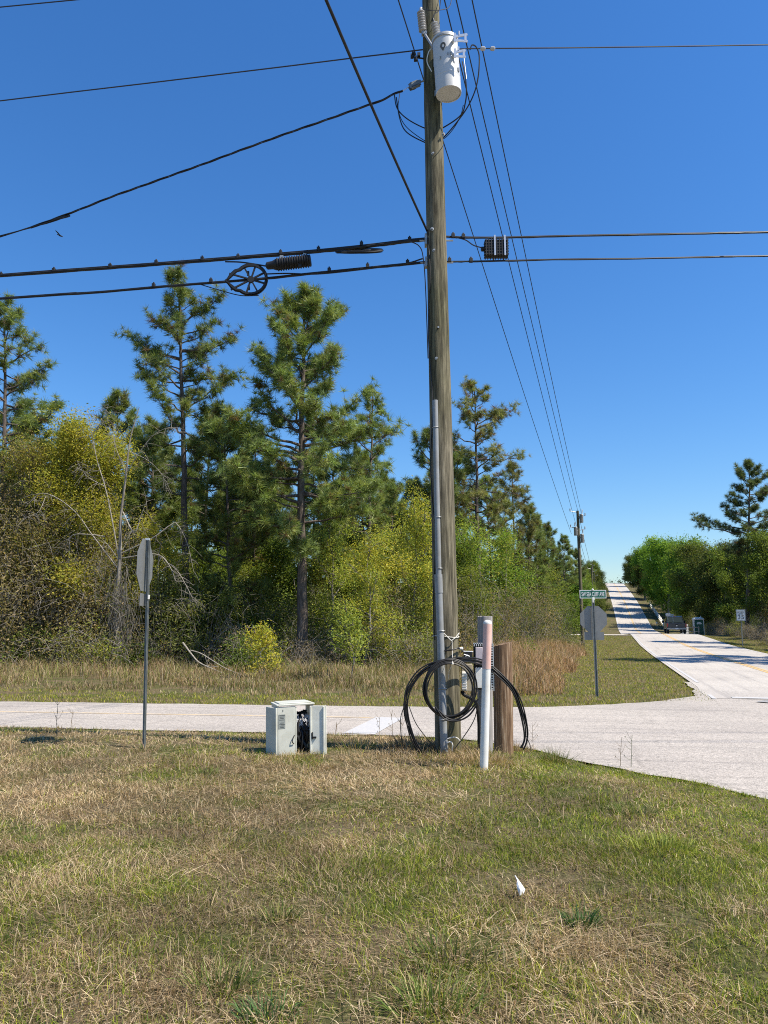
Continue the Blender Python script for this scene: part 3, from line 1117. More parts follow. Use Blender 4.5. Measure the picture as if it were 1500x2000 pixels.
g.build('wedge', M['post_steel'], cl)
MB().tube([b - wd * .02, b + wd * .08], .012, 6).build('eye_bolt', M['steel'], cl)
MB().tube([at(787, 177, PY - .05), a], .006, 5).build('bail_wire', M['bright'], cl)

# jumper loops on both sides of the pole
JL = [([(770, 184), (776, 212), (795, 232), (826, 249)], 'upper of the black jumper loops left of the pole'),
      ([(774, 190), (781, 232), (794, 258), (827, 277)], 'lower of the black jumper loops left of the pole'),
      ([(781, 182), (778, 214), (792, 246), (828, 274)], 'thin middle jumper loop left of the pole')]
for i, (pp, lab) in enumerate(JL):
    pts = [at(x, y, PY - .05 + .012 * k) for k, (x, y) in enumerate(pp)] + [at(845, pp[-1][1] + 4, PY + .17)]
    wire('jumper_wire', smooth_path(pts), .009 if i < 2 else .006, lab, 'wire', 'cable', 'jumper loops left of the pole')
JR = [([(918, 97), (922, 88), (930, 92), (936, 110), (934, 150), (925, 185), (905, 222), (868, 267)], 'outermost black jumper loop right of the transformer'),
      ([(903, 120), (908, 145), (911, 175), (909, 200), (900, 225), (868, 248)], 'inner black jumper loop right of the transformer'),
      ([(905, 205), (899, 228), (885, 252), (868, 270)], 'short thin jumper wire below the transformer')]
for i, (pp, lab) in enumerate(JR):
    pts = [at(x, y, PY - .35 + .45 * (k / (len(pp) - 1)) ** 1.5) for k, (x, y) in enumerate(pp)] + [at(850, pp[-1][1] + 6, PY + .17)]
    wire('jumper_wire', smooth_path(pts), .010 if i < 2 else .006, lab, 'wire', 'cable', 'jumper loops right of the transformer')

# cable that climbs from the pole over the camera to the left
ga = axis(zat(455)) + Vector((-.14, -.08, 0))
gb = at(637, 0, 6.1)
gd = (gb - ga).normalized()
gpts = [ga + Vector((.05, 0, -.12))] + sagged(ga, gb, .03, 10) + [gb + gd * q for q in (3, 7, 12, 18)]
wire('overhead_cable', gpts, .016, 'thick black cable rising from the pole to the top left edge', 'cable', 'cable', n=7)

# --- communication cables
def comm_cable(name, label, pixels, yo, r_main, r_mess, clip_px, flip=False, ext=None):
    pts = left_line(pixels, yo) if not flip else [at(px, py, PY + .0) for px, py in pixels]
    if ext:
        pts = extend(pts, ext) if not flip else pts + [pts[-1] + (pts[-1] - pts[-2]).normalized() * ext]
    t = thing(name, label, 'cable', pts[-1] if not flip else pts[0])
    path = smooth_path(pts, 6)
    MB().tube([p + Vector((0, 0, r_main * .8)) for p in path], r_mess, 6).build('messenger_strand', M['wire'], t)
    rr = random.Random(len(label))
    MB().tube([p + Vector((0, .003 * rr.uniform(-1, 1), -r_main * .45 + rr.uniform(-.003, .003))) for p in path], r_main, 8).build('cable_sheath', M['cable'], t)
    for (px, py) in clip_px:
        q = at(px, py, (left_y(px) if not flip else PY) + yo)
        c = MB().box(q + Vector((0, 0, .012)), (.05, .045, .06)).box(q + Vector((0, 0, .05)), (.022, .022, .03)).build('lashing_clamp', M['black'], t, bevel=.004)
    return t


upL = [(0, 538), (105, 530), (215, 522), (305, 515.5), (395, 508.5), (465, 503), (550, 496), (620, 490), (700, 482), (760, 475), (800, 470), (832, 467)]
comm_cable('communication_cable', 'upper thick black communication cable left of the pole', upL, 0, .024, .009, [(2, 538), (105, 529), (215, 521), (305, 514), (395, 507), (465, 503), (548, 495), (622, 488), (706, 478), (800, 469)], ext=30)
loL = [(0, 583), (100, 576), (200, 570), (300, 561), (415, 552), (520, 543.5), (600, 535), (700, 525), (780, 517), (832, 512)]
comm_cable('communication_cable', 'lower black communication cable left of the pole', loL, 0, .016, .007, [(300, 559), (412, 550), (643, 529), (718, 521), (796, 514)], ext=30)
# extra slack tail and pigtails between the two
wire('cable_slack', smooth_path([at(390, 555, left_y(390)), at(430, 567, left_y(430)), at(470, 577, left_y(470)), at(505, 577, left_y(505))]), .008, 'slim slack cable under the teardrop cable frame', 'cable', 'cable')
wire('cable_slack', smooth_path([at(520, 535, left_y(520)), at(560, 534, left_y(560)), at(620, 535, left_y(620)), at(700, 527, left_y(700)), at(790, 515, left_y(790) - .02), at(826, 505, PY - .15)]), .011, 'lower slack cable between teardrop frame and pole', 'cable', 'cable')
wire('cable_slack', smooth_path([at(800, 471, PY - .1), at(818, 480, PY - .12), at(826, 500, PY - .17), at(831, 560, PY - .2), at(836, 700, PY - .2)]), .008, 'thin cable curving down the left face of the pole', 'cable', 'cable')
wire('cable_slack', smooth_path([at(440, 511, left_y(440)), at(470, 512, left_y(470)), at(505, 517, left_y(505)), at(527, 521, left_y(527) - .02)]), .012, 'short cable entering the black splice closure on the left', 'cable', 'cable')
upR = [(870, 462), (905, 463.5), (960, 464), (1020, 463), (1100, 461), (1250, 458), (1400, 455.5), (1500, 453.5), (1800, 449)]
comm_cable('communication_cable', 'upper communication cable running right from the pole', upR, 0, .0125, .006, [(885, 462), (905, 463)], flip=True, ext=30)
loR = [(870, 511), (920, 510.5), (1000, 509), (1100, 506.5), (1250, 505), (1400, 501.5), (1500, 500), (1800, 496)]
comm_cable('communication_cable', 'lower communication cable running right from the pole', loR, 0, .010, .005, [(878, 510), (920, 510)], flip=True, ext=30)
wire('cable_slack', smooth_path([at(893, 464, PY), at(910, 469, PY), at(925, 479, PY), at(942, 484, PY)]), .009, 'short drooping cable entering the strapped black closure', 'cable', 'cable')


def splice_closure():
    y = left_y(565) - .05
    a, b = at(540, 517, y), at(605, 509, y)
    t = thing('splice_closure', 'black ribbed cylindrical splice closure hung under the left cable', 'closure', a)
    L = (b - a).length
    mb = MB(); Fm = frame_from(b - a)
    prof = [(.08, 0)]
    n = 13
    for k in range(n):
        z = L * (k + .2) / (n + .4)
        prof += [(.083, z), (.1, z + .008), (.1, z + .02), (.083, z + .028)]
    prof += [(.09, L), (.088, L + .012), (.07, L + .02)]
    mb.lathe(a, prof, 20, Fm).build('body', M['black'], t)
    d = (b - a).normalized()
    MB().lathe(a - d * .16, [(.03, 0), (.055, .02), (.06, .1), (.085, .16)], 16, Fm).build('nose', M['black'], t)
    for f in (.15, .85):
        MB().box(a + d * (L * f) + Vector((0, 0, .105)), (.05, .03, .06)).build('hanger', M['steel'], t)
    MB().box(b + Vector((-.14, -.04, -.1)), (.05, .05, .05)).build('latch', M['black'], t)


splice_closure()


def snowshoe(label, tip, hub, rad, tilt, y, direction):
    """teardrop storage frame: pointed end at the tip, round end about the hub"""
    P = at(*hub, y); T = at(*tip, y)
    ax = (T - P).normalized()                    # towards the point
    nrm = Vector((0, -1, 0))
    side = ax.cross(nrm).normalized()
    # tilt the frame about its long axis
    Rm = Matrix.Rotation(tilt, 3, ax)
    side = Rm @ side; nrm = Rm @ nrm
    D = (T - P).length
    t = thing('cable_storage_frame', label, 'cable frame', P)

    def p2(u, v, w=0):
        return P + ax * u + side * v + nrm * w
    out = []
    a0 = math.acos(min(.95, rad / D)) * .92
    for k in range(25):
        a = a0 + (2 * math.pi - 2 * a0) * k / 24
        out.append((rad * math.cos(a), rad * math.sin(a)))
    e0 = out[-1]; e1 = out[0]
    for f in (.33, .66, .9):
        bul = .05 * math.sin(f * math.pi)
        out.append((e0[0] + (D * .97 - e0[0]) * f, e0[1] * (1 - f) - bul))
    out.append((D, -.012)); out.append((D, .012))
    for f in (.9, .66, .33):
        bul = .05 * math.sin(f * math.pi)
        out.append((e1[0] + (D * .97 - e1[0]) * f, e1[1] * (1 - f) + bul))
    V = []; F = []; n = len(out)
    for (u, v) in out:
        for (s, w) in ((1.0, -.022), (1.0, .022), (.87, .022), (.87, -.022)):
            V.append(p2(u * s if u < D * .9 else u - (1 - s) * D * .35, v * s, w))
    for i in range(n):
        j = (i + 1) % n
        for q in range(4):
            F.append((i * 4 + q, j * 4 + q, j * 4 + (q + 1) % 4, i * 4 + (q + 1) % 4))
    MB().add(V, F).build('rim', M['black'], t, smooth_deg=45)
    # stored cable round the rim
    loop = [p2(u * 1.02, v * 1.04, 0) for u, v in out] + [p2(out[0][0] * 1.02, out[0][1] * 1.04, 0)]
    MB().tube(loop, .011, 6).build('stored_cable', M['cable'], t)
    MB().lathe(P - nrm * .02, [(.05, 0), (.055, .01), (.055, .03), (.05, .04)], 14, frame_from(nrm)).build('hub', M['black'], t)
    for k in range(8):
        a = R(20 + 45 * k)
        u, v = math.cos(a), math.sin(a)
        ln = rad * .95 if u < .75 else D * .9
        M3 = Matrix((ax * u + side * v, ax * -v + side * u, nrm)).transposed()
        MB().box(p2(u * ln / 2, v * ln / 2), (ln, .022, .026), M3).build('spoke', M['black'], t)
    for v in (.11, -.12):
        MB().box(p2(.04, v, -.02), (.075, .035, .012), Matrix((side, ax, nrm)).transposed()).build('tag_plate', M['black'], t)
    return t


snowshoe('black teardrop spoked cable frame hanging left of the splice closure', (441, 549), (490, 546), .245, 0, left_y(485) - .02, -1)
snowshoe('black teardrop cable frame lying nearly flat nearest the pole', (657, 492), (718, 490), .22, R(58), left_y(705) - .03, -1)


def strapped_closure():
    a = at(969, 486.5, PY - .02)
    t = thing('terminal_closure', 'black finned box closure with two pale straps right of the pole', 'closure', a)
    s = 1 / (FPX / ((a - CAM).dot(FW)))
    w, h = 46 * s, 34 * s
    MB().box(a, (w * .96, .13, h * .94)).build('body', M['black'], t, bevel=.012)
    g = MB()
    for k in range(9):
        g.box(a + Vector((-w / 2 + w * (k + .5) / 9, 0, 0)), (.012, .15, h))
    for k in range(6):
        g.box(a + Vector((0, 0, -h / 2 + h * (k + .5) / 6)), (w, .146, .01))
    g.build('fins', M['black'], t)
    MB().lathe(a - Vector((w / 2 + .05, 0, 0)), [(.02, 0), (.035, .01), (.035, .06)], 10, frame_from((1, 0, 0))).build('cable_nose', M['black'], t)
    for px in (965, 984.5):
        x = at(px, 480, PY - .02).x
        MB().box((x, a.y - .08, a.z + .02), (.022, .006, h * 1.22)).box((x, a.y + .08, a.z + .02), (.022, .006, h * 1.22)).box((x, a.y, a.z + .02 + h * .61), (.022, .16, .006)).build('strap', M['bright'], t)


strapped_closure()

# ------------------------------------------------------------------ things at the foot of the pole
def coil(name, label, passes, r=.011, mat='cable'):
    mb = MB()
    for pp in passes:
        mb.tube(smooth_path(pp, 7), r, 7)
    o = mb.build(name, M[mat], None, smooth_deg=60)
    return tag(o, label, 'cable')


def outer_loop():
    CY = PY - .30
    key = [(838, 1492, .05), (822, 1470, .02), (806, 1440, 0), (794, 1400, 0), (793, 1365, 0), (803, 1335, 0), (828, 1308, 0), (868, 1291, 0), (912, 1287, .05), (945, 1296, .35), (972, 1314, .32), (1000, 1344, .32),
           (1016, 1380, .34), (1026, 1420, .36), (1026, 1445, .38), (1020, 1462, .38)]
    mb = MB()
    t = thing('cable_coil', 'large outer loops of black cable arching over the pole foot to the right', 'cable', at(893, 1290, CY))
    for k in range(5):
        rr = random.Random(k)
        pts = []
        for i, (x, y, d) in enumerate(key):
            f = math.sin(math.pi * i / (len(key) - 1))
            s = (k - 2) * (2.6 if i > 3 else 1.8)
            ca = math.atan2(y - 1400, x - 905)
            pts.append(at(x + math.cos(ca) * s * .75 + rr.uniform(-1.6, 1.6), y + math.sin(ca) * s * .75 + rr.uniform(-1.6, 1.6), CY + d + .012 * (k % 2)))
        MB().tube(smooth_path(pts, 7), .0095, 7).build('cable_turn', M['cable'], t)
    # loose thin ends
    for pp in ([(795, 1365, 0), (783, 1400, -.02), (783, 1430, -.02), (785, 1446, 0)], [(799, 1380, 0), (812, 1412, -.02), (832, 1440, 0), (850, 1462, .05)], [(1028, 1438, .36), (1034, 1452, .34), (1038, 1466, .3)]):
        MB().tube(smooth_path([at(x, y, CY + d) for x, y, d in pp]), .006, 5).build('loose_end', M['cable'], t)


outer_loop()


def inner_coil():
    CY = PY - .30
    t = thing('cable_coil', 'smaller round coil of black cable tied against the pole foot', 'cable', at(880, 1345, CY))
    for k in range(6):
        rr = random.Random(40 + k)
        cx, cy = 879 + rr.uniform(-2, 2), 1345 + rr.uniform(-2, 3)
        rx, ry = 46 + (k % 3) * 2.6 + rr.uniform(-1, 1), 52 + (k % 3) * 2.6 + rr.uniform(-1, 1)
        pts = []
        for q in range(25):
            a = 2 * math.pi * q / 24
            pts.append(at(cx + rx * math.cos(a) * (1 + .03 * math.sin(3 * a + k)), cy + ry * math.sin(a), CY - .05 + .022 * (k % 3) + .03 * math.cos(a)))
        MB().tube(smooth_path(pts, 3), .0098, 7).build('cable_turn', M['cable'], t)
    # bundle sagging at the bottom, and tails to the ground
    for k, pp in enumerate(([(858, 1388), (875, 1403), (895, 1404), (920, 1385), (934, 1365)], [(850, 1380), (868, 1404), (892, 1408), (915, 1398), (932, 1376)], [(933, 1380), (925, 1408), (905, 1440), (888, 1462)])):
        MB().tube(smooth_path([at(x, y, CY - .06 - .01 * k) for x, y in pp]), .0115 if k < 2 else .006, 6).build('loose_end', M['cable'], t)


inner_coil()


def cords():
    # tie cord round the pole, Y-shaped, with a strand holding the coil
    z = zat(1243); c = axis(z); r = pole_r(z) + .008
    pts = []
    for k in range(25):
        a = 2 * math.pi * k / 24
        pts.append(c + Vector((r * math.cos(a), r * math.sin(a), .012 * math.sin(2 * a))))
    t = thing('tie_cord', 'white cord tied round the pole holding up the cable coil', 'cord', at(883, 1246, PY - .2))
    MB().tube(pts, .006, 6).build('band', M['rope'], t)
    yy = PY - .2
    MB().tube([at(866, 1236, yy + .02), at(880, 1250, yy), at(883, 1252, yy)], .006, 6).build('knot_arm', M['rope'], t)
    MB().tube([at(897, 1236, yy + .06), at(890, 1245, yy), at(882, 1251, yy)], .006, 6).build('knot_arm', M['rope'], t)
    MB().tube([at(883, 1251, yy), at(883.5, 1275, yy - .02), at(884, 1294, yy - .15), at(884, 1298, yy - .17)], .004, 5).build('hanging_strand', M['rope'], t)
    MB().lathe(at(884, 1298, yy - .16), [(.006, 0), (.012, .004), (.012, .022), (.006, .03)], 8).build('knot', M['rope'], t)
    MB().tube([at(881, 1302, yy - .13), at(877, 1312, yy - .05), at(876, 1325, yy + .01)], .005, 5).build('tail', M['rope'], t)
    o = MB().tube(smooth_path([at(874, 1443, yy - .03), at(884, 1440, yy - .05), at(892, 1441, yy - .04), at(899, 1448, yy)]), .008, 6).build('cord_scrap', M['rope'], None)
    tag(o, 'upper scrap of white cord at the foot of the pole', 'cord')
    o = MB().tube(smooth_path([at(872, 1451, yy - .05), at(880, 1449, yy - .06), at(884, 1455, yy - .06), at(883, 1466, yy - .05)]), .009, 6).build('cord_scrap', M['rope'], None)
    tag(o, 'lower hooked scrap of white cord at the foot of the pole', 'cord')


cords()


def post(name, label, px, py_top, py_base, width_px, y, mat, lean=0, slope=0.0, square=False):
    base = at(px, py_base, y); base.z = H(base.x, base.y) - .1
    top = at(px + lean, py_top, y)
    s = (base - CAM).dot(FW) / FPX
    r = width_px * s / 2
    V = []; F = []; n = 22; m = 10
    rr = random.Random(int(px))
    off = [rr.uniform(-.05, .05) for _ in range(n)]
    for i in range(m + 1):
        f = i / m
        c = base.lerp(top, f)
        for k in range(n):
            a = 2 * math.pi * k / n
            q = r * (1 + off[k] * .8 + rr.uniform(-.01, .01))
            zz = c.z + (slope * math.cos(a) * r + rr.uniform(-.008, .008) if i == m else 0)
            V.append((c.x + q * math.cos(a), c.y + q * math.sin(a), zz))
    for i in range(m):
        for k in range(n):
            a = i * n + k; b = i * n + (k + 1) % n
            F.append((a, b, b + n, a + n))
    F.append(tuple(range(m * n, (m + 1) * n)))
    o = MB().add(V, F).build(name, M[mat], None, smooth_deg=50)
    return o


GP = post('wooden_post', '', 947.5, 1204, 1462, 30, PY + .35, 'post_grey')
tag(GP, 'slim grey weathered post carrying the terminal blocks beside the pole', 'post')
BP = post('wooden_post', '', 983, 1258, 1457, 38, PY + .55, 'post_brown', -2, slope=.25)
tag(BP, 'stout brown grooved post stub right of the striped marker', 'post')


def terminal_block():
    y = PY + .1
    t = thing('terminal_block', 'stacked terminal covers on a black bracket fixed to the grey post', 'terminal', at(944, 1345, y))
    s = (at(940, 1300, y) - CAM).dot(FW) / FPX
    c = at(945, 1302, y)
    MB().box(c + Vector((0, .04, 0)), (38 * s, .05, 88 * s)).build('back_plate', M['black'], t, bevel=.004)
    a = at(935.5, 1281, y - .03)
    MB().box(a, (14 * s, .07, 33 * s)).build('upper_cover', M['cover_mauve'], t, bevel=.006)
    a = at(935.5, 1324, y - .03)
    lc = MB().box(a, (14 * s, .07, 38 * s)).build('lower_cover', M['white'], t, bevel=.006)
    g = MB()
    for k in range(4):
        g.box(at(930.5 + 3.3 * k, 1305, y - .03), (1.6 * s, .05, 4 * s))
    g.build('cover_teeth', M['white'], lc)
    g = MB()
    for k in range(5):
        g.box(at(926 + 4.2 * k, 1259, y - .02), (1.5 * s, .04, 6 * s))
    g.box(at(934, 1256.5, y - .02), (20 * s, .04, 1.6 * s))
    g.build('top_comb', M['bright'], t)
    # perforated strip at the right edge
    for x in (958.2, 963.6):
        MB().box(at(x, 1303, y - .05), (1.5 * s, .02, 90 * s)).build('strip_rail', M['bright'], t)
    for k in range(18):
        MB().box(at(961, 1260 + k * 5.0, y - .05), (4.2 * s, .018, 1.9 * s)).build('strip_rung', M['bright'], t)


M['cover_mauve'] = mat_plain('faded_mauve_cover', (.46, .40, .42), .5, 0, .18, 9, .05, dirt=(.36, .31, .3))
terminal_block()


def ribbed_closure():
    y = PY + .05
    s = (at(912, 1310, y) - CAM).dot(FW) / FPX
    t = thing('cable_closure', 'small ribbed pale closure between the pole and the terminal covers', 'closure', at(911, 1352, y))
    MB().box(at(912, 1323, y), (21 * s, .08, 52 * s)).build('body', M['closure_tan'], t, bevel=.008)
    MB().box(at(907, 1330, y - .05), (9 * s, .03, 36 * s)).build('face', M['white'], t, bevel=.004)
    g = MB()
    for k in range(7):
        g.box(at(907, 1315 + k * 5, y - .07), (9.4 * s, .025, 1.8 * s))
    g.build('ribs', M['white'], t)
    MB().box(at(914, 1283, y), (17 * s, .07, 22 * s)).build('head', M['black'], t, bevel=.01)
    MB().tube([at(905, 1272, y - .03), at(924, 1273, y - .03)], .008, 6).tube([at(906, 1278, y - .05), at(917, 1282, y - .05)], .007, 6).tube([at(908, 1284, y - .05), at(914, 1278, y - .05)], .006, 6).build('clamp', M['bright'], t)
    MB().tube(smooth_path([at(868, 1271, PY - .2), at(885, 1269, PY - .21), at(896, 1266, PY - .15), at(904, 1272, y - .02)]), .011, 6).build('inlet_cable', M['cable'], t)
    MB().lathe(at(900, 1267, PY - .12), [(.016, -.02), (.022, 0), (.022, .02), (.014, .03)], 8, frame_from((1, 0, 0))).build('grommet', M['rope'], t)
    MB().tube(smooth_path([at(902, 1350, y), at(908, 1358, y - .03), at(922, 1365, y - .06), at(932, 1378, y), at(936, 1420, y + .02), at(936, 1462, y + .02)]), .024, 8).build('outlet_cable', M['cable'], t)


M['closure_tan'] = mat_plain('tan_closure_plastic', (.36, .31, .22), .55, 0, .25, 9, .05)
ribbed_closure()


def marker_post():
    b = ground(945, 1503)
    y = b.y
    top = at(952.5, 1213, y)
    t = thing('marker_post', 'white round marker post with faded pink sleeve on its upper part', 'marker post', b)
    s = (b - CAM).dot(FW) / FPX
    r = 8.3 * s
    d = (top - b)
    MB().tube([b - d * .05, b + d * .5, b + d * .985], r, 20).build('tube', M['white'], t)
    a = b.lerp(top, (1503 - 1308) / 290)
    MB().tube([a, b.lerp(top, .5 * ((1503 - 1308) / 290 + .98)), b.lerp(top, .98)], r * 1.05, 20).build('sleeve', M['pink'], t)
    Fm = frame_from(d)
    MB().lathe(b.lerp(top, .98), [(r * 1.05, 0), (r * 1.06, .012), (r * .95, .028), (r * .6, .043), (r * .1, .048)], 20, Fm).build('cap', M['white'], t)


marker_post()

# ------------------------------------------------------------------ open telecom cabinet
def cabinet():
    c = ground(565, 1474)
    s = (c - CAM).dot(FW) / FPX
    t = thing('telecom_cabinet', 'pale grey-green telecom cabinet standing open in the grass by the road', 'cabinet', c)
    rot = R(20)                                  # front turned a little towards the right
    X = Vector((math.cos(rot), math.sin(rot), 0)); Yv = Vector((-math.sin(rot), math.cos(rot), 0)); Z = Vector((0, 0, 1))
    tilt = Matrix.Rotation(R(-1.2), 3, 'Y')
    B = tilt @ Matrix((X, Yv, Z)).transposed()
    W, D, Hh = .48, .36, .64
    o = c + Vector((.02, .18, -.03))

    def P(x, y, z):
        return o + B @ Vector((x, y, z))

    def pan(name, x0, x1, y0, y1, z0, z1, mat, par=t, bev=.004):
        return MB().box(P((x0 + x1) / 2, (y0 + y1) / 2, (z0 + z1) / 2), (x1 - x0, y1 - y0, z1 - z0), B).build(name, M[mat], par, bevel=bev)
    h = W / 2
    # body shell: left side, right side, front-left panel, frame pieces; back is open
    pan('side_panel', -h, -h + .02, -D / 2, D / 2, 0, Hh, 'cabinet')
    pan('side_panel', h - .02, h, -D / 2 + .02, D / 2, 0, Hh, 'cabinet')
    fp = pan('front_panel', -h + .021, -h + .235, -D / 2, -D / 2 + .02, 0, Hh - .01, 'cabinet')
    pan('jamb', -h + .236, -h + .256, -D / 2 + .004, -D / 2 + .05, 0, Hh - .02, 'cabinet')
    pan('base', -h + .021, h - .021, -D / 2 + .021, D / 2 - .02, 0.0, .03, 'cabinet')
    roof = pan('roof', -h - .012, h + .012, -D / 2 - .012, D / 2 + .008, Hh, Hh + .022, 'cabinet', bev=.006)
    pan('roof_crown', -h + .03, h - .03, -D / 2 + .02, D / 2 - .03, Hh + .0222, Hh + .036, 'cabinet', roof, .006)
    pan('back_post', -h + .021, -h + .05, D / 2 - .03, D / 2 - .002, .03, Hh - .002, 'cabinet')
    # narrow rear door swung out beyond the left side
    ld = MB().box(P(-h - .05, -.06, Hh * .5 - .01), (.02, .26, Hh * .97), B @ Matrix.Rotation(R(18), 3, 'Z')).build('rear_door', M['cabinet'], t, bevel=.004)
    # open front door on the right, swung towards the viewer
    hx, hy = h + .002, -D / 2 - .012
    da = R(-24)
    Bd = B @ Matrix.Rotation(da, 3, 'Z')
    hp = P(hx - .055, hy, 0)
    dw = .215
    dc = hp + Bd @ Vector((dw / 2, -.01, Hh * .49))
    door = MB().box(dc, (dw, .018, Hh * .98), Bd).build('door', M['cabinet_door'], t, bevel=.004)
    for xx in (.012, dw - .03):
        MB().box(hp + Bd @ Vector((xx, -.028, Hh * .49)), (.02, .017, Hh * .95), Bd).build('door_flange', M['cabinet_door'], door, bevel=.003)
    MB().box(hp + Bd @ Vector((.035, -.03, Hh * .40)), (.012, .02, .085), Bd).box(hp + Bd @ Vector((.058, -.03, Hh * .365)), (.055, .02, .02), Bd).build('latch', M['black'], door)
    # label with print lines
    lb = MB().box(P(-h + .062, -D / 2 - .002, .45), (.085, .004, .175), B).build('label', M['label_grey'], fp)
    for k in range(9):
        if k in (4,): continue
        MB().box(P(-h + .062, -D / 2 - .0045, .525 - k * .0185), (.07 - .012 * (k % 3), .0015, .006), B).build('print_line', M['label_dark'], lb)
    MB().box(P(-h + .075, -D / 2 - .003, .585), (.006, .004, .022), B).build('keyhole', M['label_dark'], fp)
    MB().tube(smooth_path([P(-h + .225, -D / 2 - .004, .27), P(-h + .2, -D / 2 - .02, .23), P(-h + .192, -D / 2 - .025, .19), P(-h + .215, -D / 2 - .01, .165)]), .006, 6).build('pull_handle', M['black'], fp)
    # inside: splice tray, dark bundle of pairs, pale and dark loops
    rr = random.Random(4)
    MB().box(P(.08, .02, .52), (.24, .06, .028), B).build('splice_bar', M['black'], t, bevel=.004)
    g = MB()
    for k in range(8):
        g.lathe(P(-.02 + .028 * k, -.01, .525 + rr.uniform(-.01, .015)), [(.012, 0), (.016, .006), (.016, .02), (.01, .026)], 7)
    g.build('lugs', M['black'], t)
    g = MB()
    for k in range(46):
        x0 = rr.uniform(-.03, .19); z0 = rr.uniform(.34, .52)
        x1 = rr.uniform(0.0, .18); z1 = rr.uniform(.02, .2)
        g.tube(smooth_path([P(x0, rr.uniform(-.08, .06), z0), P((x0 + x1) / 2 + rr.uniform(-.05, .05), rr.uniform(-.15, -.02), (z0 + z1) / 2), P(x1, rr.uniform(-.14, .05), z1), P(x1 + rr.uniform(-.03, .03), rr.uniform(-.12, .05), .02)], 4), rr.uniform(.007, .016), 5)
    g.box(P(.09, .03, .17), (.2, .12, .3), B)
    g.build('cable_bundle', M['cable'], t)
    g = MB()
    for k in range(26):
        x0 = rr.uniform(0, .19)
        g.tube(smooth_path([P(x0, -.05, .51), P(x0 + rr.uniform(-.05, .05), -.1, .45), P(x0 + rr.uniform(-.05, .05), -.11, rr.uniform(.33, .4)), P(x0 + rr.uniform(-.09, .09), -.08, rr.uniform(.25, .36))], 4), .0042, 4)
    g.build('pale_pairs', M['pairs'], t)


M['pairs'] = mat_plain('pale_wire_pairs', (.5, .5, .52), .5, 0, .5, 25, 0)
cabinet()

# ------------------------------------------------------------------ signs
def octagon(r):
    return [(r * math.cos(R(22.5 + 45 * k)) / math.cos(R(22.5)), r * math.sin(R(22.5 + 45 * k)) / math.cos(R(22.5))) for k in range(8)]


def u_post(mb, b, t, w, face):
    """U-channel post from b to t opening along face"""
    d = (t - b); L = d.length
    Fm = frame_from(d, Vector(face))            # x = face x d
    c = (b + t) / 2
    mb.box(c, (w * .5, .006, L), Fm)
    for s in (-1, 1):
        mb.box(c + Fm @ Vector((s * w * .25, .012, 0)), (.006, .03, L), Fm)
        mb.box(c + Fm @ Vector((s * w * .37, .026, 0)), (w * .25, .005, L), Fm)
    return mb


def stop_back(label, base_px, top_px, oct_py, face_dir, r, plaque, y=None):
    b = ground(*base_px)
    y = b.y
    tp = at(top_px[0], top_px[1], y)
    t = thing('stop_sign', label, 'stop sign', b)
    d = (tp - b).normalized()
    u_post(MB(), b - d * .15, tp, .075, (-Vector(face_dir)).to_tuple()).build('post', M['post_steel'], t)
    f = Vector(face_dir).normalized()
    Fm = frame_from(f, d)                       # z = face, x,y in the plate
    zc = at(top_px[0], oct_py, y).z
    c = b + d * ((zc - b.z) / d.z) + f * .03
    plate = MB().prism(c, octagon(r), .004, Fm).build('plate', M['sign_back'], t)
    MB().prism(c + f * .0035, octagon(r * .985), .002, Fm).build('red_face', M['sign_red'], plate)
    o8 = octagon(r * .97); i8 = octagon(r * .92)
    MB().add([c + f * .0056 + Fm @ Vector((x, yy, 0)) for x, yy in o8 + i8], [(k, (k + 1) % 8, 8 + (k + 1) % 8, 8 + k) for k in range(8)]).build('white_border', M['sign_white'], plate, smooth_deg=0)
    me = text_mesh('STOP', r * .75, 'lettering'); me.materials.append(M['sign_white'])
    o = link('lettering', me, plate)
    o.matrix_local = Matrix.Translation(c + f * .007 - Vector(b)) @ frame_from(f, (0, 0, 1)).to_4x4()
    pc = c - d * (r + plaque[2])
    pl = MB().box(pc, (plaque[0], plaque[1], .004), Fm).build('plaque', M['sign_back'], t)
    for q in (c + d * r * .6, c - d * r * .6, pc):
        MB().lathe(q - f * .04, [(.006, 0), (.011, .004), (.011, .012), (.006, .016)], 6, frame_from(f)).build('bolt', M['steel'], t)
    return t, c, d, f, tp


sgn, c_, d_, f_, tp_ = stop_back('stop sign seen edge-on from behind on a dark post by the left lawn', (279, 1462), (288.5, 1055), 1104, (-1, -.02, 0), .365, (.40, .17, .12))
MB().box(tp_ + Vector((0, 0, .012)), (.05, .06, .03)).build('post_cap', M['bright'], sgn)
MB().box(at(290.5, 1166, tp_.y - .02), (.012, .05, .06)).build('sticker', M['white'], sgn)

sgn2, c2_, d2_, f2_, tp2_ = stop_back('stop sign seen flat from behind below the green street name sign', (1166, 1362), (1158, 1172), 1209, (.12, 1, 0), .335, (.50, .2, .1))


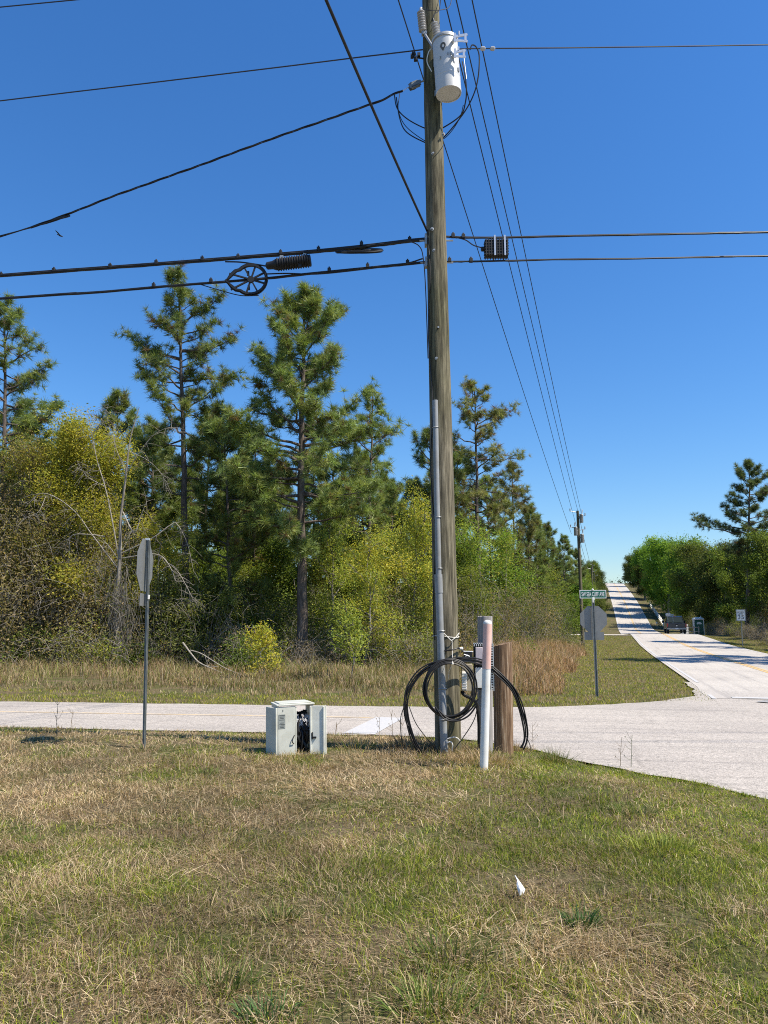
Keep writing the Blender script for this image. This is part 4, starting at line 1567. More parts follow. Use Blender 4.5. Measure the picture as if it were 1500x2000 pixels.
def street_sign():
    y = tp2_.y
    a = at(1158, 1160.5, y)
    s = (a - CAM).dot(FW) / FPX
    w, h = 51 * s, 16 * s
    t = thing('street_name_sign', 'green street name sign reading SW SEA CLIFF AVE on the sign post', 'street sign', tp2_)
    f = Vector((-.06, -1, 0)).normalized()
    Fm = frame_from(f, (0, 0, 1))
    bl = MB().box(a, (w, h, .006), Fm).build('blade', M['sign_green'], t)
    bw = .014
    for (cx, cy, sx, sy) in ((0, h / 2 - bw / 2, w, bw), (0, -h / 2 + bw / 2, w, bw), (-w / 2 + bw / 2, 0, bw, h - 2 * bw), (w / 2 - bw / 2, 0, bw, h - 2 * bw)):
        MB().box(a + Fm @ Vector((cx, cy, .0045)), (sx, sy, .003), Fm).build('border', M['sign_white'], bl)
    me = text_mesh('SW SEA CLIFF AVE', .125, 'lettering'); me.materials.append(M['sign_white'])
    xs = [v.co.x for v in me.vertices]; ys = [v.co.y for v in me.vertices]
    kx = (w * .86) / (max(xs) - min(xs)); ky = (h * .52) / (max(ys) - min(ys))
    mx, my = (max(xs) + min(xs)) / 2, (max(ys) + min(ys)) / 2
    for v in me.vertices:
        v.co.x = (v.co.x - mx) * kx; v.co.y = (v.co.y - my) * ky
    o = link('lettering', me, bl)
    o.matrix_local = Matrix.Translation(a + f * .0065 - Vector(tp2_)) @ Fm.to_4x4()
    MB().box(at(1158.5, 1172, y), (.06, .06, 10 * s)).build('bracket', M['white'], t, bevel=.006)
    MB().lathe(at(1157.5, 1153, y), [(.022, 0), (.03, .015), (.025, .035), (.008, .045)], 10).build('finial', M['white'], t)


street_sign()


def speed_sign():
    y = 56.0
    a = at(1447, 1201.5, y)
    base = Vector((a.x, y, H(a.x, y)))
    s = (a - CAM).dot(FW) / FPX
    t = thing('speed_limit_sign', 'white SPEED LIMIT 35 sign on a dark post by the right verge', 'road sign', base)
    f = Vector((-.35, -1, 0)).normalized(); Fm = frame_from(f, (0, 0, 1))
    w, h = 16.5 * s, 22 * s
    MB().box((base + a) / 2 + Vector((0, .04, 0)), (.06, .05, (a.z - base.z) + h)).build('post', M['post_steel'], t)
    pl = MB().box(a, (w, h, .005), Fm).build('plate', M['sign_white'], t)
    bw = .022
    for (cx, cy, sx, sy) in ((0, h / 2 - bw, w - bw, bw), (0, -h / 2 + bw, w - bw, bw), (-w / 2 + bw, 0, bw, h - 3 * bw), (w / 2 - bw, 0, bw, h - 3 * bw)):
        MB().box(a + Fm @ Vector((cx, cy, .004)), (sx, sy, .003), Fm).build('border', M['label_dark'], pl)
    for txt, sz, dy, ws in (('SPEED', .16, .27, .76), ('LIMIT', .16, .11, .62), ('35', .5, -.17, .68)):
        me = text_mesh(txt, sz, 'lettering'); me.materials.append(M['label_dark'])
        xs = [v.co.x for v in me.vertices]; ys = [v.co.y for v in me.vertices]
        k = w * ws / (max(xs) - min(xs)); my = (max(ys) + min(ys)) / 2; hh = max(ys) - min(ys)
        ky = (h * (.14 if txt != '35' else .34)) / hh
        for v in me.vertices:
            v.co.x *= k; v.co.y = (v.co.y - my) * ky
        o = link('lettering', me, pl)
        o.matrix_local = Matrix.Translation(a + Vector((0, 0, dy * h)) + f * .006 - base) @ Fm.to_4x4()


speed_sign()
# ------------------------------------------------------------------ trees
def tubes_np(paths):
    """list of (points, radii, sides) -> verts, tris"""
    V = []; T = []; o = 0
    for pts, rad, n in paths:
        P = np.array(pts, float); m = len(P)
        tg = np.gradient(P, axis=0)
        tg /= np.linalg.norm(tg, axis=1)[:, None] + 1e-9
        ref = np.array([0.31, .87, .38])
        u = np.cross(tg, ref); u /= np.linalg.norm(u, axis=1)[:, None] + 1e-9
        w = np.cross(tg, u)
        a = np.arange(n) * 2 * np.pi / n
        ring = (u[:, None, :] * np.cos(a)[None, :, None] + w[:, None, :] * np.sin(a)[None, :, None]) * np.asarray(rad, float)[:, None, None]
        V.append((P[:, None, :] + ring).reshape(-1, 3))
        for i in range(m - 1):
            for k in range(n):
                p = o + i * n + k; q = o + i * n + (k + 1) % n
                T.append((p, q, q + n)); T.append((p, q + n, p + n))
        o += m * n
    return np.concatenate(V), np.array(T)


def unit(v):
    return v / (np.linalg.norm(v) + 1e-9)


def rot_to(d, spin):
    """rotation matrices taking +z to each direction d, with a spin"""
    z = d / (np.linalg.norm(d, axis=1)[:, None] + 1e-9)
    ref = np.where(np.abs(z[:, 2:3]) < .9, np.array([[0, 0, 1.0]]), np.array([[1.0, 0, 0]]))
    x = np.cross(ref, z); x /= np.linalg.norm(x, axis=1)[:, None]
    y = np.cross(z, x)
    c, s = np.cos(spin)[:, None], np.sin(spin)[:, None]
    return np.stack([x * c + y * s, -x * s + y * c, z], 2)


def needle_templates(rs, k=5, n=34, wid=.05):
    out = []
    for _ in range(k):
        th = np.arccos(rs.uniform(-.25, .98, n)); ph = rs.uniform(0, 2 * np.pi, n)
        d = np.stack([np.sin(th) * np.cos(ph), np.sin(th) * np.sin(ph), np.cos(th)], 1)
        L = rs.uniform(.7, 1.05, n)
        side = np.cross(d, rs.normal(size=(n, 3))); side /= np.linalg.norm(side, axis=1)[:, None]
        b = d * .05 + np.array([0, 0, 1]) * rs.uniform(-.25, .1, n)[:, None]
        tip = d * L[:, None] - np.array([0, 0, .0])
        out.append(np.stack([b - side * wid / 2, b + side * wid / 2, tip], 1))
    return out


def pine_mesh(seed, Ht, c0, prof, nl=46, tuft=.34, r0=.2, lean=(0, 0), dens=1.0, pal=None, deadp=.08, needles=34, up=.25, wob=.12, big=None):
    """returns trunk mesh and crown mesh of a long-needled pine; prof(t) = limb reach at crown height t in 0..1"""
    rs = np.random.RandomState(seed)
    pal = np.array(pal if pal is not None else [(.175, .24, .06), (.21, .27, .07), (.145, .205, .065), (.26, .30, .09)])
    zs = np.linspace(0, Ht, 16)
    wx = np.cumsum(rs.normal(0, wob, 16)) * .25; wy = np.cumsum(rs.normal(0, wob, 16)) * .25
    tr = np.stack([wx - wx[0] + lean[0] * zs / Ht, wy - wy[0] + lean[1] * zs / Ht, zs], 1)
    rad = r0 * (1 - .86 * (zs / Ht) ** .9); rad[0] *= 1.3

    def tp(z):
        return np.array([np.interp(z, zs, tr[:, 0]), np.interp(z, zs, tr[:, 1]), z])
    paths = [(tr, rad, 9)]
    TP = []; TD = []
    az = rs.uniform(0, 6.28)
    specs = []
    for i in range(nl):
        t = (i + rs.rand()) / nl
        az += 2.399 + rs.normal(0, .5)
        specs.append((t, az, float(prof(t)) * rs.uniform(.55, 1.15)))
    for b in (big or []):
        specs.append(b)
    for t, a, L in specs:
        z = Ht * (c0 + (1 - c0) * t * .985)
        el = (.02 + .75 * t ** 1.5) + rs.normal(0, .16)
        p = tp(z); pts = [p]
        seg = 6
        dirs = []
        for k in range(seg):
            e = el + up * 1.6 * (k / seg) ** 2 + rs.normal(0, .17)
            aa = a + rs.normal(0, .2)
            d = np.array([math.cos(aa) * math.cos(e), math.sin(aa) * math.cos(e), math.sin(e)])
            p = p + d * L / seg; pts.append(p); dirs.append(d)
        rl = np.linspace(.016 + .016 * L, .01, seg + 1)
        paths.append((pts, rl, 5))
        ns = int((4 + L * 4.6) * dens)
        for q in range(ns):
            f = rs.uniform(.22, 1.0) ** .8
            i0 = min(seg - 1, int(f * seg)); base = pts[i0] + (pts[i0 + 1] - pts[i0]) * (f * seg - i0)
            sd = dirs[i0] + rs.normal(0, .55, 3) + np.array([0, 0, .25])
            sd = unit(sd)
            sl = rs.uniform(.25, .62) * (.55 + .25 * L)
            m = base + sd * sl * .5
            sd2 = unit(sd + np.array([0, 0, .35]) + rs.normal(0, .2, 3))
            e = m + sd2 * sl * .5
            paths.append(([base, m, e], [.011, .008, .006], 3))
            TP.append(e); TD.append(unit(sd2 + np.array([0, 0, .3])))
            if rs.rand() < .75 * dens:
                TP.append(m + rs.normal(0, .06, 3)); TD.append(unit(sd + rs.normal(0, .5, 3) + np.array([0, 0, .3])))
        TP.append(pts[-1]); TD.append(unit(dirs[-1] + np.array([0, 0, .3])))
    top = tp(Ht)
    for q in range(7):
        TP.append(top + rs.normal(0, .22, 3) - np.array([0, 0, .2])); TD.append(unit(np.array([rs.normal(0, .5), rs.normal(0, .5), 1])))
    TP = np.array(TP); TD = np.array(TD); n = len(TP)
    # dead stubs below the crown
    for q in range(rs.randint(4, 9)):
        z = Ht * rs.uniform(c0 * .45, c0); a = rs.uniform(0, 6.28); L = rs.uniform(.3, 1.1)
        p = tp(z)
        paths.append(([p, p + np.array([math.cos(a), math.sin(a), .1]) * L * .6, p + np.array([math.cos(a), math.sin(a), .3]) * L], [.022, .014, .006], 4))
    V, T = tubes_np(paths)
    trunk = mesh_np('pine_trunk', V, T, M['bark'], smooth_=True)
    tm = needle_templates(rs, n=needles, wid=.062)
    Rm = rot_to(TD, rs.uniform(0, 6.28, n))
    sc = tuft * rs.uniform(.75, 1.25, n)
    which = rs.randint(0, len(tm), n)
    VV = []; CC = []
    for k in range(len(tm)):
        s = which == k
        if not s.any(): continue
        loc = tm[k].reshape(-1, 3)
        v = np.einsum('nij,mj->nmi', Rm[s], loc) * sc[s][:, None, None] + TP[s][:, None, :]
        VV.append(v.reshape(-1, 3))
        c = pal[rs.randint(0, len(pal), s.sum())] * rs.uniform(.75, 1.25, (s.sum(), 1))
        dd = rs.rand(s.sum()) < deadp
        c[dd] = np.array([.17, .115, .055]) * rs.uniform(.7, 1.2, (dd.sum(), 1))
        cn = np.repeat(c[:, None, :], len(loc), 1) * np.repeat(rs.uniform(.75, 1.25, (s.sum(), len(loc) // 3, 1)), 3, 1)
        CC.append(cn.reshape(-1, 3))
    V = np.concatenate(VV); C = np.concatenate(CC)
    crown = mesh_np('pine_crown', V, np.arange(len(V)).reshape(-1, 3), M['needle'], C)
    return trunk, crown


def leaves_np(rs, P, size, pal, per, spread, droop=.0, flat=.5):
    """clusters of leaf-shaped quads around points P"""
    n = len(P) * per
    c = np.repeat(P, per, 0) + rs.normal(0, 1, (n, 3)) * spread
    nrm = rs.normal(0, 1, (n, 3)) * (1 - flat) + np.array([0.35, -.2, 1]) * flat
    nrm /= np.linalg.norm(nrm, axis=1)[:, None]
    a = np.cross(nrm, rs.normal(size=(n, 3))); a /= np.linalg.norm(a, axis=1)[:, None]
    b = np.cross(nrm, a)
    s = size * rs.uniform(.6, 1.3, n)[:, None]
    V = np.stack([c - a * s, c + b * s * .42 - a * s * .1 + nrm * s * .12, c + a * s, c - b * s * .42 - a * s * .1 + nrm * s * .12], 1).reshape(-1, 3)
    i = (np.arange(n) * 4)[:, None]
    T = np.concatenate([i + [0, 1, 2], i + [0, 2, 3]])
    pal = np.array(pal)
    cc = np.repeat(pal[rs.randint(0, len(pal), len(P))] * rs.uniform(.8, 1.2, (len(P), 1)), per, 0) * rs.uniform(.84, 1.16, (n, 1))
    return V, T, np.repeat(cc, 4, 0)


def broad_mesh(seed, Ht, spread, pal, clear=.25, limbs=9, leaf=0.048, per=45, tips=14, bark='bark_grey', r0=.14, lop=(0, 0), cl=.3, upw=.45):
    rs = np.random.RandomState(seed)
    zs = np.linspace(0, Ht * .82, 10)
    w = np.cumsum(rs.normal(0, .12, (10, 2)), 0) * .5
    tr = np.stack([w[:, 0] - w[0, 0] + lop[0] * zs / Ht, w[:, 1] - w[0, 1] + lop[1] * zs / Ht, zs], 1)
    paths = [(tr, r0 * (1 - .85 * zs / zs[-1]), 8)]
    tipsP = []
    for i in range(limbs):
        f = clear + (1 - clear) * (i + rs.rand()) / limbs
        z = zs[-1] * f
        p = np.array([np.interp(z, zs, tr[:, 0]), np.interp(z, zs, tr[:, 1]), z])
        a = i * 2.4 + rs.normal(0, .4)
        L = spread * (1.0 - .55 * abs(f - .5)) * rs.uniform(.7, 1.15)
        d = unit(np.array([math.cos(a), math.sin(a), upw + .5 * f + rs.normal(0, .15)]))
        pts = [p]
        for k in range(5):
            d = unit(d + rs.normal(0, .16, 3) + np.array([0, 0, .05]))
            pts.append(pts[-1] + d * L / 5)
        paths.append((pts, np.linspace(r0 * .38 * (1.1 - f * .6), .012, 6), 5))
        for k in range(tips):
            g = rs.uniform(.25, 1.0); j = min(4, int(g * 5))
            b = pts[j] + (pts[j + 1] - pts[j]) * (g * 5 - j)
            sd = unit(rs.normal(0, .8, 3) + d * .6 + np.array([0, 0, .25]))
            sl = rs.uniform(.25, .6) * spread * .55
            m = b + sd * sl * .55; e = b + unit(sd + rs.normal(0, .25, 3)) * sl
            paths.append(([b, m, e], [.014, .009, .005], 3))
            tipsP.append(e)
            if rs.rand() < .7: tipsP.append(m)
    V, T = tubes_np(paths)
    trunk = mesh_np('broadleaf_trunk', V, T, M[bark], smooth_=True)
    V, T, C = leaves_np(rs, np.array(tipsP), leaf, pal, per, cl)
    return trunk, mesh_np('broadleaf_crown', V, T, M['leaf'], C)


def shrub_mesh(seed, rx, Ht, pal, clumps=60, leaf=0.041, per=105, twigs=50, cl=.32, fine=0, twig_mat='bark_grey', hollow=.35):
    """dense thicket shrub: twigs from the ground to clumps of leaves, optional fine bare twigs"""
    rs = np.random.RandomState(seed)
    P = []
    while len(P) < clumps:
        q = rs.uniform(-1, 1, 3); q[2] = rs.uniform(0, 1)
        l = math.sqrt(q[0] ** 2 + q[1] ** 2 + (q[2] * .95) ** 2)
        if l > 1 or (l < hollow and rs.rand() < .6): continue
        P.append(q * np.array([rx, rx, Ht]))
    P = np.array(P)
    paths = []
    for k in range(twigs):
        e = P[rs.randint(len(P))] + rs.normal(0, .2, 3)
        b = np.array([e[0] * rs.uniform(.05, .35), e[1] * rs.uniform(.05, .35), 0])
        m = (b + e) / 2 + rs.normal(0, .12 * Ht * .4, 3)
        paths.append(([b, m * .8 + b * .2, (m + e) / 2, e], [.026, .018, .011, .006], 4))
    for k in range(fine):
        c = P[rs.randint(len(P))] + rs.normal(0, .3, 3)
        d = unit(rs.normal(0, 1, 3) + np.array([0, 0, -.1])); L = rs.uniform(.4, 1.2)
        paths.append(([c, c + d * L * .5 + rs.normal(0, .08, 3), c + d * L + np.array([0, 0, -.18 * L])], [.009, .007, .004], 3))
    V, T = tubes_np(paths)
    stem = mesh_np('shrub_stems', V, T, M[twig_mat], smooth_=True)
    V, T, C = leaves_np(rs, P, leaf, pal, per, cl, flat=.35)
    ok = None
    V[:, 2] = np.maximum(V[:, 2], .02)
    return stem, mesh_np('shrub_foliage', V, T, M['leaf'], C)


def plant(name, label, cat, meshes, x, y, rz=0.0, sc=1.0, group=None, names=('trunk', 'crown'), sink=.08, szf=1.0):
    t = thing(name, label, cat, (x, y, H(x, y) - sink), rz, group)
    t.scale = (sc, sc, sc * szf)
    for n_, me in zip(names, meshes):
        link(n_, me, t)
    return t


YEL = [(0.381, 0.381, 0.045), (0.448, 0.414, 0.056), (0.302, 0.336, 0.05), (0.493, 0.426, 0.078)]
YGR = [(0.287, 0.333, 0.057), (0.23, 0.287, 0.057), (0.356, 0.368, 0.069), (0.184, 0.241, 0.052)]
GRN = [(0.156, 0.216, 0.042), (0.132, 0.186, 0.036), (0.192, 0.24, 0.048), (0.108, 0.156, 0.034)]
BRG = [(0.165, 0.286, 0.039), (0.143, 0.242, 0.033), (0.209, 0.319, 0.044), (0.11, 0.198, 0.031)]
DRK = [(.07, .10, .025), (.055, .08, .02), (.09, .115, .03), (.11, .12, .035)]
OLV = [(0.3, 0.244, 0.106), (0.25, 0.225, 0.081), (0.35, 0.275, 0.138), (0.213, 0.206, 0.069)]
BRN = [(0.312, 0.231, 0.131), (0.263, 0.2, 0.106), (0.362, 0.275, 0.163), (0.225, 0.194, 0.088)]


def x_at(px, y):
    return (px - 750) / FPX * (y * math.cos(PITCH) + 1.0 * math.sin(PITCH))


def h_for(px, py_top, y):
    x = at(px, py_top, y)
    return x.z - H(x.x, y)


def px_tree(px, py_top, y):
    """x position at distance y of a tree whose top shows at the photo pixel, and its height"""
    p = at(px, py_top, y)
    return p.x, p.z - H(p.x, y)


# ---- the named pines, each with its own shape
def tri(*pts):
    xs = [p[0] for p in pts]; ys = [p[1] for p in pts]
    return lambda t: np.interp(t, xs, ys)


def hero_pine(label, px_top, py_top, px_base, y, c0, prof, seed, nl, r0, tuft=.36, dens=1.0, big=None, pal=None, deadp=.08, needles=34):
    p = at(px_top, py_top, y)
    x0 = at(px_base, 1290, y).x
    Ht = p.z - H(x0, y) + .1
    me = pine_mesh(seed, Ht, c0, prof, nl, tuft, r0, (p.x - x0, 0), dens, pal, deadp, needles, big=big)
    return plant('pine_tree', label, 'pine tree', me, x0, y, 0)


hero_pine('tall full-crowned pine with bare lower trunk in the middle of the woods', 592, 578, 590, 31.5, .30,
          tri((0, 1.6), (.12, 3.0), (.3, 3.8), (.45, 3.4), (.55, 2.5), (.7, 2.2), (.85, 1.6), (1, .4)), 21, 80, .27, .37, 1.3,
          big=[(.36, 2.9, 4.3), (.40, .15, 4.4), (.33, .35, 3.8), (.28, 3.3, 3.6), (.44, -.2, 3.4), (.62, 2.9, 2.9), (.86, .2, 2.1)])
hero_pine('tall open pine with spreading side limbs left of the full-crowned pine', 352, 535, 372, 34, .40,
          tri((0, 1.6), (.2, 2.2), (.4, 2.0), (.55, 1.9), (.72, 1.9), (.85, 1.1), (1, .4)), 33, 54, .22, .35, 1.1,
          big=[(.62, 2.95, 3.2), (.66, .2, 2.9), (.52, .3, 2.8), (.55, 3.3, 2.4), (.75, .0, 2.4), (.42, .1, 2.6)])
hero_pine('pine cut by the left edge of the picture', 18, 600, 12, 33, .38,
          tri((0, 2.0), (.25, 2.9), (.45, 2.6), (.7, 1.9), (.9, 1.0), (1, .4)), 45, 50, .2, .34, 1.1, big=[(.3, .2, 3.2), (.22, 0, 3.1)])
hero_pine('younger bushy pine between the two tall pines', 440, 800, 452, 33, .12,
          tri((0, 1.5), (.3, 1.9), (.6, 1.6), (1, .4)), 57, 50, .13, .32, 1.2, pal=[(.17, .22, .05), (.20, .245, .06), (.145, .19, .05)])
hero_pine('pine whose crown shows just right of the full-crowned pine', 728, 768, 715, 37, .45,
          tri((0, 1.5), (.3, 2.0), (.6, 1.5), (1, .5)), 61, 26, .17, .34, .9)
hero_pine('pine behind the utility pole with a dense round crown', 838, 850, 842, 46, .45,
          tri((0, 1.4), (.4, 2.4), (.7, 2.0), (1, .6)), 69, 34, .17, .38, 1.1)
hero_pine('tall brownish pine just right of the utility pole', 925, 760, 935, 48, .45,
          tri((0, 2.4), (.2, 2.6), (.4, 2.0), (.6, 2.4), (.8, 2.2), (1, .6)), 73, 44, .22, .38, .95, big=[(.5, .3, 3.4), (.72, 0, 3.0), (.3, .1, 3.2)], deadp=.14,
          pal=[(.19, .215, .065), (.22, .24, .075), (.15, .18, .055), (.25, .24, .09)])
hero_pine('slim pine standing in the open right of the brownish pine', 1004, 908, 1012, 57, .42,
          tri((0, 1.9), (.25, 2.3), (.5, 2.0), (.75, 1.3), (1, .4)), 81, 38, .16, .38, .9, deadp=.12, pal=[(.19, .195, .07), (.22, .21, .075), (.15, .17, .06)])
hero_pine('lone dark pine with a long left limb above the speed limit sign', 1459, 908, 1462, 79, .42,
          tri((0, 3.2), (.2, 3.2), (.4, 2.6), (.6, 2.8), (.8, 2.2), (1, .6)), 93, 52, .26, .45, 1.1, big=[(.28, 3.1, 5.6), (.36, 2.9, 5.0), (.33, 0, 4.0)], pal=[(.12, .16, .055), (.14, .18, .06), (.10, .135, .055)])

# ---- shared tree kinds
PINE = [pine_mesh(200 + k, 14, .42, tri((0, 1.5), (.3, 2.2), (.6, 1.8), (.85, 1.2), (1, .4)), 50, .38, .17, (rs_, 0), 1.25, None, .1, 28) for k, rs_ in enumerate((.3, -.4, .1))]
SAPL = [broad_mesh(300 + k, 6.5, 1.7, YGR if k else YEL, .15, 9, .052, 46, 12, r0=.07, cl=.26) for k in range(3)]
OAK = [broad_mesh(330, 12, 4.2, BRG, .1, 15, .15, 44, 17, r0=.3, cl=.40), broad_mesh(331, 12, 4.4, GRN, .1, 15, .15, 44, 17, r0=.3, cl=.40), broad_mesh(332, 12, 4.0, DRK, .1, 15, .15, 44, 17, r0=.3, cl=.40)]
THICK = [shrub_mesh(400, 2.4, 4.6, OLV, 130, .055, 80, 60, .34, 260), shrub_mesh(401, 2.2, 4.2, [(.13, .155, .045), (.16, .17, .05), (.105, .13, .04)], 90, .06, 62, 60, .33, 160),
         shrub_mesh(402, 2.3, 4.0, BRN + OLV, 110, .05, 60, 70, .34, 420), shrub_mesh(403, 2.0, 3.6, GRN, 80, .062, 62, 50, .3, 60)]
THICK.append(shrub_mesh(404, 3.9, 8.3, OLV + BRN[:2], 420, .052, 62, 90, .4, 1500))
THICK.append(shrub_mesh(405, 3.6, 7.4, OLV, 360, .055, 62, 90, .4, 1200))
LOW = [shrub_mesh(410, 1.2, 1.5, OLV + YGR, 40, .05, 48, 34, .22, 90), shrub_mesh(411, 1.1, 1.3, GRN, 36, .052, 52, 30, .2, 30), shrub_mesh(412, 1.2, 1.4, BRN, 36, .045, 34, 40, .24, 260)]

rt = random.Random(17)
# yellow-green trees one can tell apart
def broad_at(label, px, py_top, y, seed, spread, pal, **kw):
    x, Ht = px_tree(px, py_top, y)
    me = broad_mesh(seed, Ht * 1.0, spread, pal, **kw)
    return plant('broadleaf_tree', label, 'tree', me, x, y)


broad_at('bright yellow-green tree rising above the thicket at the left', 178, 770, 31, 501, 2.3, YEL, clear=.28, limbs=18, leaf=.056, per=64, tips=24, r0=.13, cl=.34)
broad_at('lower yellow-green tree filling the gap at the far left edge', 60, 840, 31.5, 502, 2.4, YEL + OLV, clear=.3, limbs=15, leaf=0.048, per=63, tips=18, r0=.11, cl=.32)
broad_at('yellow-leaved sapling right of the pine trunk', 712, 1010, 30.5, 503, 1.5, YGR + YEL, clear=.12, limbs=12, leaf=0.048, per=42, tips=12, r0=.07, cl=.24)
broad_at('taller yellow-green sapling behind the conduit side of the pole', 800, 970, 34, 504, 1.9, YGR + YEL, clear=.2, limbs=12, leaf=0.051, per=49, tips=14, r0=.09, cl=.28)
broad_at('light green young tree in front of the full-crowned pine', 655, 960, 32.5, 505, 1.6, YGR, clear=.15, limbs=10, leaf=0.048, per=42, tips=12, r0=.08, cl=.25)
broad_at('yellow-green sapling behind the edge-on stop sign', 318, 960, 31.5, 506, 1.6, YEL, clear=.25, limbs=10, leaf=0.048, per=42, tips=13, r0=.08, cl=.26)
broad_at('bright green tree just right of the utility pole', 905, 1000, 42, 507, 2.2, BRG + YGR, clear=.15, limbs=12, leaf=0.058, per=49, tips=14, r0=.1, cl=.32)
broad_at('leafy green tree under the slim pine', 990, 1020, 52, 508, 2.6, YGR + BRG, clear=.15, limbs=12, leaf=0.068, per=49, tips=14, r0=.12, cl=.36)
broad_at('small yellow-tinged tree among the shrubs left of the far pole', 1075, 1105, 66, 509, 2.2, YGR + GRN, clear=.15, limbs=10, leaf=0.068, per=45, tips=13, r0=.1, cl=.36)

MID = [(250, 765, 40), (300, 840, 42), (410, 800, 41), (500, 830, 40), (545, 900, 43), (655, 890, 42), (700, 960, 44), (770, 930, 45), (130, 830, 44), (60, 800, 45), (800, 930, 50), (890, 880, 52), (960, 930, 56), (1045, 1005, 64), (1068, 1022, 70), (1095, 1045, 80), (1122, 1072, 96), (1030, 985, 60)]
MIDL = ['left of the open spreading pine', 'behind the trunk of the open spreading pine', 'left of the younger bushy pine', 'right of the younger bushy pine', 'touching the left of the full-crowned pine', 'touching the right of the full-crowned pine', 'right of the full-crowned pine',
        'left of the utility pole', 'behind the bright yellow-green tree', 'beside the left-edge pine', 'hidden behind the conduit', 'just right of the utility pole', 'between the brownish pine and the slim pine', 'right of the slim pine', 'second right of the slim pine', 'third right of the slim pine',
        'nearest the far pole in the left row', 'close behind the slim pine']
for k, (px, pyt, y) in enumerate(MID):
    x, Ht = px_tree(px, pyt, y)
    plant('pine_tree', 'mid-height dense pine ' + MIDL[k], 'pine tree', PINE[k % 3], x, y, rt.uniform(0, 6.28), Ht / 14.3, 'mid-height pines of the woods')

# ---- second and third rows of the woods: pines and leafy trees nobody can tell apart
for k in range(34):
    px = rt.uniform(-60, 900); y = rt.uniform(38, 60)
    x = x_at(px, y)
    if px > 620 and px < 900: hs = rt.uniform(.6, .8)
    elif 130 < px < 260: hs = rt.uniform(.65, .82)
    else: hs = rt.uniform(.7, .93)
    plant('pine_tree', 'slender pine half hidden in the back rows of the woods', 'pine tree', PINE[k % 3], x, y, rt.uniform(0, 6.28), hs, 'pines in the back rows of the woods')
for k in range(26):
    px = -80 + 1010 * (k + rt.random()) / 26; y = rt.uniform(35, 44)
    plant('broadleaf_tree', 'leafy understory tree in the shade behind the front thicket', 'tree', SAPL[k % 3] if k % 4 else (OAK[1][0], OAK[1][1]), x_at(px, y), y, rt.uniform(0, 6.28), rt.uniform(.75, 1.05) if k % 4 else rt.uniform(.4, .52), 'understory trees behind the thicket')
# ---- front thicket: shrubs along the edge of the woods
FRONT = [(-45, 32, 4, 1.0, 'beyond the left edge'), (20, 31.5, 5, 1.05, 'filling the left edge of the picture'), (80, 33.5, 4, 1.05, 'tallest of the thicket under the left-edge pine'), (120, 31, 2, 1.35, 'under the drooping dead branch'), (165, 32.5, 5, 1.0, 'left of the dead tree trunk'),
         (205, 31, 2, 1.2, 'at the foot of the dead tree'), (262, 31.5, 1, 1.1, 'just left of the edge-on stop sign'), (320, 31, 1, .9, 'just right of the edge-on stop sign'), (345, 32.5, 3, 1.0, 'behind the fallen branch'), (400, 32, 1, .95, 'under the younger bushy pine'),
         (450, 33.5, 3, 1.0, 'behind the trunk of the bushy pine'), (505, 33.5, 1, .9, 'above the yellow-leaved shrub'), (548, 34.5, 3, .95, 'left of the bare pine trunk'), (620, 34, 1, .85, 'right of the bare pine trunk'), (665, 33.5, 3, .9, 'left of the yellow-leaved sapling'),
         (735, 34.5, 2, .9, 'right of the yellow-leaved sapling'), (780, 34, 3, .85, 'left of the pole conduit'), (820, 35, 1, .9, 'beside the pole conduit'), (870, 37.5, 2, .9, 'behind the foot of the utility pole'), (905, 38.5, 1, 1.0, 'just right of the utility pole'),
         (950, 41.5, 2, 1.0, 'behind the grey post top'), (1000, 45.5, 1, 1.0, 'under the slim pine'), (1035, 50.5, 2, 1.0, 'above the rusty grass'), (1065, 55.5, 1, 1.1, 'at the end of the rusty grass'), (1090, 61.5, 3, 1.1, 'left of the far utility pole')]
for k, (px, y, kind, s, where) in enumerate(FRONT):
    lab = ['olive-brown tangled shrub', 'dull green shrub in the thicket', 'brown twiggy shrub', 'dark green leafy shrub', 'tall olive-brown thicket', 'tall olive tangled thicket'][kind] + ' ' + where
    plant('shrub', lab, 'shrub', THICK[kind], x_at(px, y), y, rt.uniform(0, 6.28), s * rt.uniform(.96, 1.04), 'shrubs along the edge of the woods', ('stems', 'foliage'))
for k in range(34):
    px = rt.uniform(-60, 1090); y = 28.6 + 2.2 * rt.random() + max(0, px - 820) * .085 + (1.6 if 520 < px < 820 else 0)
    kind = rt.choice((0, 1, 2))
    lab = ['low olive bush at the foot of the thicket', 'low dark green bush at the foot of the thicket', 'low brown bush of dead stems at the foot of the thicket'][kind]
    plant('bush', lab, 'bush', LOW[kind], x_at(px, y), y, rt.uniform(0, 6.28), rt.uniform(.7, 1.25), 'low bushes at the foot of the thicket', ('stems', 'foliage'))
# deep fill so that no daylight shows through the lower woods
rsf = np.random.RandomState(77)
n = 1500
pxs = rsf.uniform(-200, 1010, n); ys_ = rsf.uniform(41, 60, n) + np.clip(pxs - 850, 0, None) * .1
Px = (pxs - 750) / FPX * ys_; Pz = rsf.uniform(0, 1, n) ** 1.2 * (6.4 + 1.5 * np.sin(pxs * .02)) + .2
V, T, C = leaves_np(rsf, np.stack([Px, ys_, Pz + hz(Px, ys_)], 1), .15, GRN + OLV[:2] + DRK[2:], 26, .55, flat=.3)
o = link('undergrowth', mesh_np('undergrowth', V, T, M['leaf'], C))
tag(o, 'dark green undergrowth filling the depth of the woods', 'undergrowth', kind='stuff')

